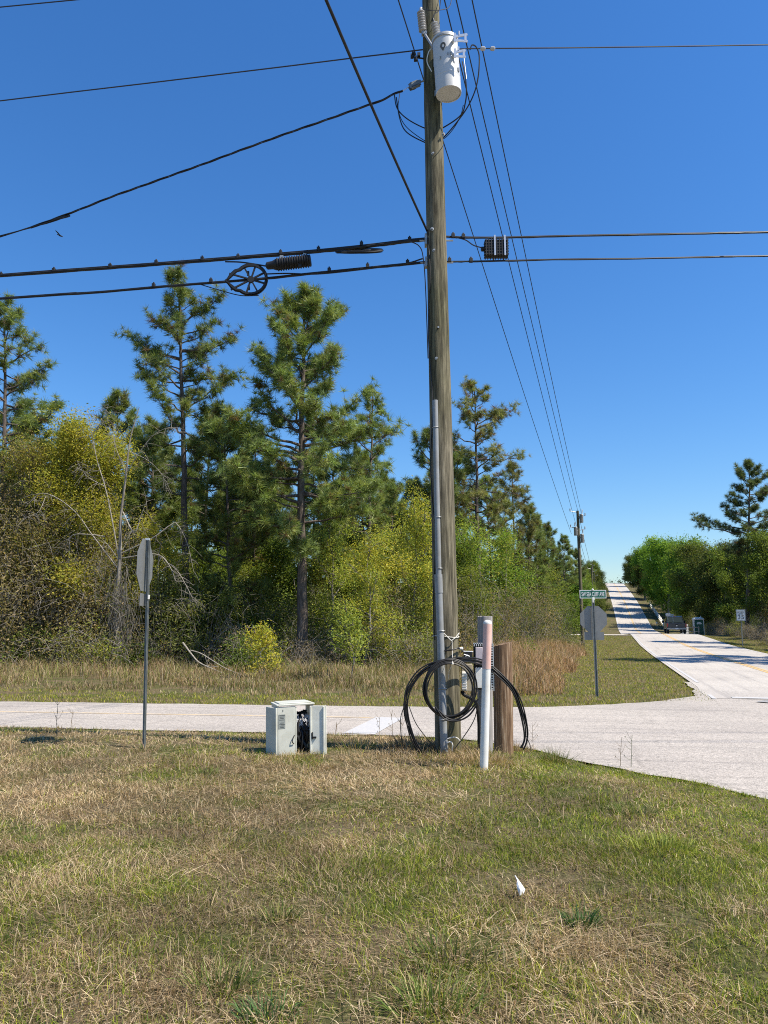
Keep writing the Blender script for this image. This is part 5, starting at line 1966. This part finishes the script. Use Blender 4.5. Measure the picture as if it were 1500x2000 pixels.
# ---- trees along the left of the main road, up the hill
for k in range(30):
    y = 62 + 205 * (k / 29) ** 1.15
    d = (rt.uniform(5.5, 8.5) + (3 if y < 85 else 0)) if y < 140 else rt.uniform(3.6, 6)
    x = float(main_left(y)) - d
    kind = rt.choice((0, 1, 1, 2)) if y < 130 else rt.choice((1, 2, 2))
    s = rt.uniform(.48, .66) if y < 105 else rt.uniform(.62, .85) if y < 150 else rt.uniform(.55, .78)
    plant('roadside_tree', 'green tree in the row left of the road behind the far utility pole', 'tree', OAK[kind], x, y, rt.uniform(0, 6.28), s, 'trees left of the main road')
for k in range(16):
    y = 66 + 120 * (k / 15); d = rt.uniform(10, 17)
    plant('pine_tree', 'pine standing above the row of trees left of the road', 'pine tree', PINE[k % 3], float(main_left(y)) - d, y, rt.uniform(0, 6.28), rt.uniform(.62, .78) if y < 100 else rt.uniform(.75, .95), 'pines left of the main road')
# ---- right of the main road: bright oak mass, darker trees, shrubs
SPECR = [(1206, 1108, 298, 2), (1214, 1096, 280, 2), (1222, 1086, 258, 2), (1236, 1080, 232, 2), (1252, 1070, 208, 0), (1275, 1062, 178, 0), (1300, 1058, 166, 0), (1330, 1062, 150, 0), (1355, 1072, 138, 1), (1375, 1066, 120, 2), (1392, 1075, 110, 2), (1410, 1060, 99, 2), (1428, 1080, 92, 1), (1480, 1070, 84, 2), (1505, 1050, 76, 1),
         (1245, 1100, 205, 2), (1290, 1085, 190, 1), (1345, 1085, 170, 1)]
RL = ['dark green tree at the far end of the row right of the road', 'bright spring-green tree in the row right of the road', 'plain green tree in the row right of the road', 'dark tree in the row behind the portable toilet and speed sign']
for k, (px, pyt, y, kind) in enumerate(SPECR):
    x, Ht = px_tree(px, pyt, y)
    x = max(x, float(main_right(y)) + (5.0 if y < 185 else 2.6))
    lab = RL[0] if (kind == 2 and y > 190) else RL[1] if kind == 0 else RL[2] if kind == 1 else RL[3]
    plant('roadside_tree', lab, 'tree', OAK[kind], x, y, rt.uniform(0, 6.28), Ht / 11.6, 'trees right of the main road')
for k in range(20):
    y = 60 + 190 * (k / 19) ** 1.1
    x = float(main_right(y)) + rt.uniform(9, 16)
    plant('roadside_tree', 'dark tree deep behind the row right of the road', 'tree', OAK[2 if k % 3 else 1], x, y, rt.uniform(0, 6.28), rt.uniform(.75, 1.0), 'trees deep right of the main road')
for k in range(34):
    y = 58 + 190 * (k / 33) ** 1.1
    x = float(main_right(y)) + rt.uniform(5.2, 8.5)
    kind = rt.choice((0, 1, 2, 2, 3))
    plant('shrub', 'scrubby roadside shrub beneath the trees right of the road', 'shrub', THICK[kind], x, y, rt.uniform(0, 6.28), rt.uniform(.55, .95), 'shrubs right of the main road', ('stems', 'foliage'))
for k in range(16):
    y = 50 + 40 * (k / 15)
    x = float(main_right(y)) + rt.uniform(3.4, 5.2)
    plant('bush', 'low brown scrub on the right verge near the speed limit sign', 'bush', LOW[rt.choice((0, 2, 2))], x, y, rt.uniform(0, 6.28), rt.uniform(.6, 1.0), 'low scrub right of the main road', ('stems', 'foliage'))
# pines just outside the right edge of the picture, whose shadows cross the road
for k, (x, y, s) in enumerate(((24.6, 33.2, 1.3), (27.8, 36.5, 1.25), (33.0, 49.5, 1.1), (33.5, 57.5, 1.2), (27.5, 29.0, 1.1))):
    plant('pine_tree', 'roadside pine beyond the right edge shading the road', 'pine tree', PINE[k % 3], x, y, rt.uniform(0, 6.28), s, 'pines shading the road')
# distant wooded ridge beyond the crest
rsf = np.random.RandomState(78)
n = 500
px_ = rsf.uniform(60, 170, n); py_ = rsf.uniform(400, 470, n)
V, T, C = leaves_np(rsf, np.stack([px_, py_, rsf.uniform(6, 24, n)], 1), .8, [(.05, .075, .04), (.06, .085, .05)], 20, 1.8)
o = link('distant_woods', mesh_np('distant_woods', V, T, M['leaf'], C))
tag(o, 'distant dark woods beyond the crest of the road', 'woods', kind='stuff')
# ------------------------------------------------------------------ far utility poles
def far_pole(k, label, cans):
    b = FAR[k]; h = FAR_H[k] + .25
    t = thing('utility_pole', label, 'utility pole', b)
    MB().tube([b - Vector((0, 0, .2)), b + Vector((0, 0, h * .5)), b + Vector((0, 0, h))], [.15, .13, .105], 12).build('shaft', M['pole_wood'], t)
    for (dx, dz, ln) in (((-.55, -.15, .6), (.5, -.5, .55), (-.5, -1.4, .6), (.5, -1.55, .5)) if cans else ((-.3, -.3, .7), (.3, -.7, .6))):
        s = 1 if dx > 0 else -1
        c = b + Vector((0, 0, h + dz))
        MB().tube([c, c + Vector((s * ln, -.05, .12))], .025, 6).build('bracket', M['steel'], t)
        mb = MB(); ribbed(mb, c + Vector((s * ln, -.05, .1)), (0, 0, 1), .22, .03, .055, 4, 8)
        mb.build('insulator', M['porcelain'], t)
    for (dx, dz) in cans:
        c = b + Vector((dx, -.12, h + dz))
        tk = MB().lathe(c + Vector((-.06 if dx > 0 else .06, 0, 0)), [(.13, 0), (.14, .02), (.14, .6), (.15, .62), (.13, .67), (.03, .69)], 16).build('transformer_can', M['steel'], t)
        mb = MB(); ribbed(mb, c + Vector((0, 0, .75)), (.1, 0, 1), .28, .03, .05, 4, 8)
        mb.build('bushing', M['porcelain'], tk)
        MB().box(b + Vector((dx / 2, -.06, h + dz + .4)), (abs(dx), .08, .1)).build('mount', M['steel'], tk)
    return t


far_pole(0, 'far utility pole with three transformer cans behind the street name sign', [(.3, -.95), (-.3, -1.95), (.3, -2.5)])
FPL = ['second far utility pole just behind the one with three cans', 'third far utility pole where the wooded hill begins', 'fourth far utility pole small against the sky', 'farthest utility pole near the crest of the road']
for k in range(1, 5):
    far_pole(k, FPL[k - 1], [])

# ------------------------------------------------------------------ pickup truck
def road_frame(y, lane):
    th = math.atan(SL)
    f = Vector((math.sin(th), math.cos(th), 0)); r = Vector((math.cos(th), -math.sin(th), 0))
    x = 2.6 + 6.9 * lane + SL * y
    return Vector((x, y, H(x, y) + .05)), Matrix((r, f, Vector((0, 0, 1)))).transposed()


M['car_paint'] = mat_plain('dark_grey_car_paint', (.05, .055, .065), .25, .4, .1, 3, 0, spec=.6)
M['glass'] = mat_plain('dark_car_glass', (.02, .025, .03), .08, 0, .1, 3, 0, spec=.8)
M['tyre'] = mat_plain('tyre_rubber', (.02, .02, .02), .8, 0, .2, 9, .1)
M['red_lens'] = mat_plain('red_lens', (.4, .02, .02), .25, 0, .1, 9, 0)


def pickup():
    o, B = road_frame(80.5, .74)
    t = thing('pickup_truck', 'dark grey pickup truck seen from behind driving up the road', 'pickup truck', o)

    def P(x, y, z): return o + B @ Vector((x, y, z))

    def bx(name, x0, x1, y0, y1, z0, z1, mat, par=t, bev=.0):
        return MB().box(P((x0 + x1) / 2, (y0 + y1) / 2, (z0 + z1) / 2), (x1 - x0, y1 - y0, z1 - z0), B).build(name, M[mat], par, bevel=bev)

    def loft(name, secs, mat, par=t, bev=.03):
        """secs: list of (y, half width low, half width high, z low, z high)"""
        V = []; F = []
        for (y, wl, wh, z0, z1) in secs:
            V += [P(-wl, y, z0), P(wl, y, z0), P(wh, y, z1), P(-wh, y, z1)]
        n = len(secs)
        F.append((0, 1, 2, 3)); F.append((4 * n - 1, 4 * n - 2, 4 * n - 3, 4 * n - 4))
        for i in range(n - 1):
            for q in range(4):
                a = 4 * i + q; b_ = 4 * i + (q + 1) % 4
                F.append((a, a + 4, b_ + 4, b_))
        return MB().add(V, F).build(name, M[mat], par, bevel=bev)
    # bed: two sides and a floor, tailgate, cab, hood
    for s in (-1, 1):
        side = bx('bed_side', s * .97 - .07 if s > 0 else -.97 - .0, .97 if s > 0 else -.90, .05, 1.75, .55, 1.12, 'car_paint', t, .03)
    bx('bed_floor', -.9, .9, .1, 1.75, .58, .66, 'black')
    tg = bx('tailgate', -.9, .9, -.02, .06, .60, 1.12, 'car_paint', t, .02)
    bx('tailgate_handle', -.14, .14, -.035, -.021, .93, 1.02, 'black', tg)
    bx('emblem', -.07, .07, -.035, -.021, .8, .9, 'bright', tg)
    loft('cab', [(1.78, .97, .95, .5, 1.15), (2.0, .97, .96, .5, 1.15), (4.1, .97, .96, .5, 1.15), (5.55, .93, .88, .5, 1.05)], 'car_paint')
    rf = loft('roof', [(1.82, .95, .74, 1.13, 1.84), (2.1, .95, .78, 1.13, 1.90), (3.1, .95, .78, 1.13, 1.90), (4.0, .93, .8, 1.13, 1.2)], 'car_paint', t, .04)
    # glass set a little proud of the sloping rear of the cab
    V = [P(-.80, 1.80, 1.2), P(.80, 1.80, 1.2), P(.68, 1.815, 1.76), P(-.68, 1.815, 1.76)]
    MB().add(V, [(0, 1, 2, 3)]).build('rear_window', M['glass'], rf, smooth_deg=0)
    bx('brake_light', -.16, .16, 1.78, 1.81, 1.80, 1.85, 'red_lens', rf)
    for s in (-1, 1):
        V = [P(s * .956, 2.2, 1.2), P(s * .956, 3.7, 1.2), P(s * .82, 3.3, 1.78), P(s * .79, 2.2, 1.8)]
        MB().add(V, [(0, 1, 2, 3)]).build('side_window', M['glass'], rf, smooth_deg=0)
        bx('mirror', s * 1.1 - .12, s * 1.1 + .12, 3.55, 3.65, 1.15, 1.4, 'black', t, .02)
        bx('tail_light', s * .935 - .06, s * .935 + .06, -.035, .049, .72, 1.08, 'red_lens', t, .01)
        for y in (.95, 4.5):
            w = MB().lathe(P(s * .97 - s * .26 if s > 0 else -.97, y, .37), [(.22, 0), (.36, .03), (.38, .07), (.38, .2), (.36, .24), (.22, .26)], 20, frame_from(B @ Vector((1, 0, 0)))).build('wheel', M['tyre'], t)
            MB().lathe(P(s * .985 - .01, y, .37), [(.2, 0), (.21, .01), (.08, .02)], 14, frame_from(B @ Vector((s, 0, 0)))).build('rim', M['steel'], w)
    bm_ = bx('rear_bumper', -.97, .97, -.17, -.021, .45, .62, 'steel', t, .02)
    bx('number_plate', -.16, .16, -.185, -.171, .47, .6, 'sign_white', bm_)
    # rack behind the cab, left side, with pale load
    g = MB()
    for s in (-.72, -.2):
        g.tube([P(s, 1.72, 1.1), P(s, 1.72, 2.05)], .03, 6)
    g.tube([P(-.95, 1.72, 2.05), P(-.1, 1.72, 2.05)], .03, 6).tube([P(-.95, 1.72, 1.95), P(-.1, 1.72, 1.95)], .025, 6)
    g.build('cargo_rack', M['bright'], t)
    bx('rack_box', -.92, -.45, 1.5, 1.69, 1.86, 2.2, 'white', t, .02)


pickup()

# ------------------------------------------------------------------ portable toilet, white fences, mailbox
M['toilet_green'] = mat_plain('dark_green_plastic', (.01, .085, .055), .45, 0, .12, 4, .02)


def toilet():
    y = 93.0
    a = at(1365, 1238, y)
    o = Vector((a.x, y, H(a.x, y)))
    t = thing('portable_toilet', 'dark green portable toilet with white roof beside the road', 'portable toilet', o)
    rz = R(-14)
    B = Matrix.Rotation(rz, 3, 'Z')

    def bx(name, x0, x1, y0, y1, z0, z1, mat, par=t, bev=.0):
        return MB().box(o + B @ Vector(((x0 + x1) / 2, (y0 + y1) / 2, (z0 + z1) / 2)), (x1 - x0, y1 - y0, z1 - z0), B).build(name, M[mat], par, bevel=bev)
    bx('base', -.6, .6, -.6, .6, 0, .14, 'black', t, .02)
    for s in (-1, 1):
        bx('side_wall', s * .55 - .02, s * .55 + .02, -.53, .55, .141, 1.98, 'white', t)
        bx('corner_post', s * .54 - .04, s * .54 + .04, -.58, -.531, .141, 1.98, 'white', t, .01)
    bx('back_wall', -.529, .529, .52, .55, .141, 1.98, 'toilet_green', t)
    d = bx('door', -.495, .495, -.57, -.53, .16, 1.9, 'toilet_green', t, .01)
    for z in (.45, .75, 1.05):
        bx('door_rib', -.4, .4, -.585, -.571, z, z + .06, 'toilet_green', d, .005)
    bx('door_latch', .36, .43, -.6, -.571, .95, 1.1, 'black', d)
    # pale emblem: an arched badge
    pts = [(.28 * math.cos(R(a_)), .2 * math.sin(R(a_))) for a_ in range(0, 181, 20)] + [(-.22, -.1), (-.08, -.05), (.08, -.05), (.22, -.1)]
    MB().prism(o + B @ Vector((.02, -.58, 1.5)), pts, .012, B @ Matrix.Rotation(R(90), 3, 'X')).build('emblem', M['white'], d)
    rf = MB()
    V = []; F = []
    for (w, z) in ((.62, 1.981), (.62, 2.08), (.54, 2.2), (.3, 2.28)):
        V += [o + B @ Vector((sx * w, sy * w, z)) for sx, sy in ((-1, -1), (1, -1), (1, 1), (-1, 1))]
    for i in range(3):
        for q in range(4):
            F.append((4 * i + q, 4 * i + (q + 1) % 4, 4 * i + 4 + (q + 1) % 4, 4 * i + 4 + q))
    F.append((12, 13, 14, 15)); F.append((3, 2, 1, 0))
    r_ = rf.add(V, F).build('roof', M['white'], t, bevel=.02)
    MB().tube([o + B @ Vector((.4, .4, 2.1)), o + B @ Vector((.4, .4, 2.45))], .05, 10).build('vent_pipe', M['white'], r_)


toilet()


def slat_fence():
    y = 90.5
    a = at(1337, 1234, y)
    o = Vector((a.x, y, H(a.x, y)))
    t = thing('white_fence', 'short white board fence between the pickup truck and the portable toilet', 'fence', o)
    for s in (-1, 1):
        MB().box(o + Vector((s * .36, .06, .6)), (.1, .1, 1.3)).build('post', M['white'], t)
    for k in range(4):
        MB().box(o + Vector((0, 0, .2 + .31 * k)), (.95, .03, .2)).build('board', M['white'], t)
    # longer low run going back from it
    t2 = thing('rail_fence', 'pale rail fence in the shade left of the portable toilet', 'fence', o + Vector((.6, .8, 0)))
    for k in range(3):
        c = o + Vector((.8 + .75 * k, .8 + .3 * k, .5))
        MB().box(c, (.09, .09, 1.0)).build('post', M['post_grey'], t2)
    for z in (.35, .85):
        MB().tube([o + Vector((.7, .74, z)), o + Vector((2.4, 1.43, z + .03))], .05, 6).build('rail', M['post_grey'], t2)


slat_fence()


def hill_fence():
    ys = np.arange(150, 190, 4.4)
    pts = [Vector((float(main_right(y)) + 2.6, float(y), H(float(main_right(y)) + 2.6, float(y)))) for y in ys]
    t = thing('rail_fence', 'white rail fence climbing the hill along the right of the road', 'fence', pts[0])
    for p in pts:
        MB().box(p + Vector((0, 0, .6)), (.16, .16, 1.3)).build('post', M['white'], t)
    for a, b in zip(pts[:-1], pts[1:]):
        for z in (.35, .75, 1.12):
            d = b - a
            MB().box((a + b) / 2 + Vector((-.1, 0, z)), (.05, .16, d.length), frame_from(d, (1, 0, 0))).build('rail', M['white'], t)


hill_fence()


def mailbox():
    x = float(main_right(150)) + .9
    o = Vector((x, 150, H(x, 150)))
    t = thing('mailbox', 'small mailbox on a post beside the road left of the pickup', 'mailbox', o)
    MB().box(o + Vector((0, 0, .5)), (.1, .1, 1.1)).build('post', M['post_grey'], t)
    V = [(.11 * math.cos(R(a)), .11 * math.sin(R(a)) + .12) for a in range(0, 181, 30)] + [(-.11, 0), (.11, 0)]
    MB().prism(o + Vector((0, 0, 1.05)), V, .48, frame_from((0, -1, 0), (0, 0, 1))).build('box', M['white'], t)


mailbox()

# ------------------------------------------------------------------ litter, bird
def litter():
    g = ground(1014, 1752)
    y = g.y
    V = [at(1006, 1709, y + .03), at(1017, 1724, y - .01), at(1026, 1737, y + .02), at(1023, 1745, y), at(1015, 1750, y - .03), at(1012, 1742, y - .04), at(1009, 1730, y - .03), at(1016, 1738, y - .05),
         at(1010, 1718, y - .02)]
    F = [(0, 8, 1), (8, 6, 7), (8, 7, 1), (1, 7, 2), (7, 3, 2), (7, 4, 3), (7, 5, 4), (6, 5, 7)]
    back = [v + Vector((.006, .02, 0)) for v in V]
    mb = MB().add(V, F)
    o = mb.build('paper_scrap', M['paper'], None, smooth_deg=0)
    s = o.modifiers.new('thickness', 'SOLIDIFY'); s.thickness = .003
    tag(o, 'crumpled white paper scrap lying in the foreground grass', 'litter')


M['paper'] = mat_plain('white_paper', (.8, .8, .8), .7, 0, .05, 30, .1)
litter()


def bird():
    c = at(117, 460, 42)
    ax = (at(123, 463, 42) - at(111, 458, 42)); L = ax.length; d = ax.normalized()
    Fm = frame_from(d)
    mb = MB()
    mb.lathe(c - d * L / 2, [(.004, 0), (.03, L * .1), (.02, L * .22), (.045, L * .42), (.05, L * .6), (.032, L * .78), (.035, L * .86), (.022, L * .95), (.003, L * 1.02)], 10, Fm)
    for s in (-1, 1):
        w = Vector((-.25, s * .85, .35)).normalized()
        b0 = c + d * .07; b1 = c - d * .06
        mb.add([b0, b1, b1 + w * .28 - d * .03, b0 + w * .42 - d * .09, b0 + w * .22 + Vector((0, 0, .01))], [(0, 1, 2, 3, 4)])
    o = mb.build('bird', M['black'], None, smooth_deg=50)
    tag(o, 'small dark bird flying in the blue sky at the left', 'bird')


bird()

# ------------------------------------------------------------------ weeds and dead wood
def weed(label, px, py_base, py_top, seed, y=None, mat='weed', branches=7, w=14):
    b = ground(px, py_base) if y is None else at(px, py_base, y)
    rs = random.Random(seed)
    top = at(px + rs.uniform(-4, 4), py_top, b.y)
    hgt = (top - b).length
    mb = MB()
    mid = b.lerp(top, .5) + Vector((rs.uniform(-.02, .02), 0, 0))
    mb.tube([b - Vector((0, 0, .03)), mid, top], [.004, .003, .002], 5)
    for k in range(branches):
        f = rs.uniform(.25, .95)
        p = b.lerp(top, f)
        q = p + Vector((rs.uniform(-1, 1) * hgt * .22, rs.uniform(-.05, .05), rs.uniform(.08, .25) * hgt))
        mb.tube([p, (p + q) / 2 + Vector((0, 0, -.01)), q], [.0025, .002, .0015], 4)
        if rs.random() < .6:
            mb.lathe(q, [(.003, 0), (.007, .006), (.003, .014)], 5)
    o = mb.build('weed', M[mat], None)
    return tag(o, label, 'weed', 'dry weeds by the pavement')


M['weed'] = mat_plain('dry_weed_stem', (.22, .16, .09), .9, 0, .3, 20, 0)
M['weed_green'] = mat_plain('grey_green_weed_stem', (.15, .17, .09), .9, 0, .3, 20, 0)
for (lab, px, pb, pt, m, br) in (('tall bare weed in front of the side road at the left', 111, 1446, 1366, 'weed', 9), ('short bare weed right of the tall weed at the left', 140, 1440, 1388, 'weed', 5),
                                 ('tall green-grey weed against the pavement right of the posts', 1232, 1506, 1436, 'weed_green', 6), ('slim weed just left of the green-grey weed', 1212, 1503, 1440, 'weed', 5),
                                 ('tall dry weed left of the cable loops', 786, 1455, 1372, 'weed', 8), ('second dry weed left of the cable loops, leaning', 766, 1450, 1392, 'weed', 6),
                                 ('thin dry weed standing between cabinet and pole', 742, 1452, 1400, 'weed', 5), ('dry weed right of the cable ends', 1042, 1464, 1415, 'weed', 6), ('wispy weed right of the cabinet door', 655, 1462, 1410, 'weed', 5)):
    weed(lab, px, pb, pt, int(px), None, m, br)


def tuft(label, px, py, rad, n, L, pal, seed, name='grass_tuft', spread=.9, lean=.25):
    g = ground(px, py)
    rs = np.random.RandomState(seed)
    a = rs.uniform(0, 6.28, n); rr_ = rad * np.sqrt(rs.rand(n))
    x = g.x + rr_ * np.cos(a); y = g.y + rr_ * np.sin(a) * .7
    ln = L * rs.uniform(.5, 1.15, n); w = rs.uniform(.004, .008, n)
    l1 = np.clip(rr_ / rad * spread + rs.normal(0, .2, n), .02, 1.3); l2 = np.clip(l1 + rs.uniform(.1, .9, n), 0, 1.9)
    pal = np.array(pal)
    c = pal[rs.randint(0, len(pal), n)] * rs.uniform(.75, 1.25, (n, 1))
    me = blade_mesh(name, x, y, ln, w, l1, l2, a + rs.normal(0, .6, n), c)
    o = link(name, me)
    return tag(o, label, 'grass tuft')


GW = [(.12, .18, .035), (.17, .22, .045), (.09, .14, .03), (.26, .25, .08), (.34, .28, .14)]
DR = [(.40, .29, .17), (.34, .25, .14), (.46, .36, .22), (.28, .19, .11)]
for i, (lab, px, py, rad, n, L, pal) in enumerate((
        ('green weed tuft by the pavement right of the posts', 1082, 1490, .22, 260, .24, GW), ('green tuft low in the lawn at the far left', 62, 1650, .1, 90, .1, GW),
        ('bright green tuft in the lawn left of the cabinet', 402, 1512, .16, 120, .11, GW), ('small green tuft in the mid lawn', 290, 1655, .08, 60, .1, GW),
        ('dark green leafy weed right of the paper scrap', 1136, 1808, .09, 110, .13, [(.05, .11, .03), (.07, .14, .035)]), ('green tuft left of centre near the front', 545, 1798, .1, 90, .13, GW),
        ('green grass clump below the paper scrap at the front', 880, 1880, .22, 220, .17, GW), ('green grass clump at the bottom edge left of centre', 430, 1930, .16, 160, .16, GW),
        ('green clump at the bottom edge under the centre', 520, 1990, .12, 120, .13, [(.06, .13, .04), (.09, .16, .05)]), ('yellow-green grass patch at the right of the lawn', 1290, 1660, .3, 260, .15, [(.28, .32, .06), (.34, .36, .08)]),
        ('green weed clump at the right edge of the lawn', 1240, 1590, .2, 160, .13, GW), ('green clump at the bottom centre right', 850, 1975, .2, 200, .17, GW),
        ('dry grass heap round the foot of the utility pole', 880, 1470, .34, 420, .24, DR), ('dry grass heap round the marker post foot', 945, 1490, .4, 460, .22, DR),
        ('dry grass heap at the foot of the brown post', 1000, 1466, .28, 300, .2, DR), ('dark dry brush left of the pole foot', 800, 1466, .3, 340, .26, [(.2, .14, .09), (.28, .2, .12), (.16, .11, .07)]),
        ('dry grass against the cabinet base', 575, 1482, .3, 220, .12, DR), ('dry tuft below the edge-on stop sign', 285, 1468, .2, 160, .13, DR + GW),
        ('tall dry tuft by the cabinet door', 700, 1462, .25, 200, .2, DR + GW))):
    tuft(lab, px, py, rad, n, L, pal, 900 + i)


def dead_tree():
    Y0 = 29.6
    b = at(232, 1292, Y0); b.z = H(b.x, Y0)
    t = thing('dead_tree', 'dead tree with bleached drooping branches rising from the left thicket', 'tree', b)
    rs = random.Random(9)
    main = [(232, 1296, .12), (227, 1190, .1), (234, 1090, .075), (236, 1010, .055), (246, 930, .04), (254, 860, .028), (272, 795, .014)]
    MB().tube(smooth_path([at(x, y, Y0) for x, y, r in main], 5), list(np.interp(np.linspace(0, 6, 31), range(7), [m[2] for m in main])), 8).build('trunk', M['bark_grey'], t)
    limbs = [[(232, 1090), (217, 1005), (205, 950), (190, 900), (180, 850), (170, 800)], [(230, 1110), (178, 1042), (150, 1003), (112, 973), (78, 964), (50, 990)], [(205, 1048), (176, 1044), (140, 1046), (136, 1075), (133, 1105)],
             [(240, 1000), (262, 1040), (275, 1008), (286, 980)], [(238, 1080), (296, 1052), (332, 1026), (346, 1024), (366, 1062), (378, 1115)], [(240, 1090), (302, 1082), (328, 1100), (343, 1135)],
             [(236, 1100), (205, 1060), (196, 1098), (188, 1110)], [(243, 930), (275, 880), (300, 850), (330, 835), (350, 842)], [(245, 920), (225, 870), (222, 830)], [(90, 968), (75, 1000), (50, 1010)], [(250, 880), (290, 900), (318, 930), (325, 960)],
             [(330, 1100), (350, 1120), (372, 1160), (378, 1175)], [(205, 950), (170, 930), (150, 900)], [(180, 850), (200, 820), (212, 790)]]
    for i, pp in enumerate(limbs):
        pts = smooth_path([at(x, y, Y0 - .25 * (k > 0) - .1 * k * (1 if i % 2 else -.4)) for k, (x, y) in enumerate(pp)], 5)
        n = len(pts)
        r0 = .026 if i < 6 else .016
        lim = MB().tube(pts, [r0 * (1 - .75 * k / n) for k in range(n)], 6).build('branch', M['bark_pale'], t)
        g = MB()
        for k in range(26):
            q = pts[rs.randrange(n // 4, n)]
            d = Vector((rs.uniform(-1, 1), rs.uniform(-.6, .6), rs.uniform(-1.1, .35))).normalized() * rs.uniform(.3, .8)
            g.tube([q, q + d * .5 + Vector((0, 0, .05)), q + d], [.008, .006, .003], 4)
            if rs.random() < .6:
                e = q + d * .6
                g.tube([e, e + Vector((rs.uniform(-.3, .3), rs.uniform(-.2, .2), rs.uniform(-.35, .1)))], [.005, .003], 4)
        g.build('twigs', M['bark_grey'], lim)
    # curtain of dead vines round the trunk
    g = MB()
    for k in range(240):
        f = rs.random()
        x = 232 + rs.gauss(0, 15) + (1 - f) * 4; y = 1110 + f * 170
        a = at(x, y, Y0 - rs.uniform(-.4, .5))
        e = a + Vector((rs.uniform(-.35, .35), rs.uniform(-.2, .2), -rs.uniform(.4, 1.4)))
        g.tube([a, (a + e) / 2 + Vector((rs.uniform(-.15, .15), 0, 0)), e], [.011, .009, .006], 3)
    g.build('dead_vines', M['bark_grey'], t)


dead_tree()


def fallen_branch():
    pp = [[(357, 1255), (372, 1275), (388, 1293), (410, 1304), (434, 1314)], [(372, 1270), (392, 1276), (415, 1290), (440, 1305), (472, 1318)], [(388, 1293), (402, 1300), (425, 1302)]]
    b = ground(434, 1318)
    t = thing('fallen_branch', 'bleached fallen branch propped in the dry grass before the woods', 'branch', b)
    for i, l in enumerate(pp):
        pts = smooth_path([at(x, y, b.y + 1.0 - .2 * k) for k, (x, y) in enumerate(l)], 4)
        n = len(pts)
        MB().tube(pts, [.032 * (1 - .7 * k / n) if not i else .022 * (1 - .6 * k / n) for k in range(n)], 6).build('limb', M['bark_pale'], t)


fallen_branch()
g_ = ground(520, 1325)
me = broad_mesh(611, 1.9, .75, YEL + [(.4, .33, .05)], clear=.05, limbs=9, leaf=.045, per=20, tips=8, r0=.03, cl=.14)
plant('small_shrub', 'small yellow-leaved shrub in the dry grass left of the pine trunk', 'shrub', me, g_.x, g_.y, 1.0, 1.0, None, ('stem', 'foliage'))
for k, (px, y, lab) in enumerate(((690, 24.5, 'sapling with few yellow leaves in front of the woods'), (1040, 33, 'small green bush at the top of the rusty grass'), (945, 26, 'dull green bush behind the grey post'))):
    plant('bush', lab, 'bush', LOW[k % 2] if k else broad_mesh(612, 2.6, .7, YGR, clear=.2, limbs=8, leaf=.05, per=16, tips=8, r0=.025, cl=.16), x_at(px, y), y, .5, .8 if k else 1.0, None, ('stems', 'foliage'))

# fine loose pieces too small to pick apart
for ob in bpy.context.scene.objects:
    if ob.parent is not None and ob.name.split('.')[0] in ('stems', 'twigs', 'dead_vines', 'pale_pairs', 'cable_bundle', 'lugs'):
        ob['kind'] = 'stuff'
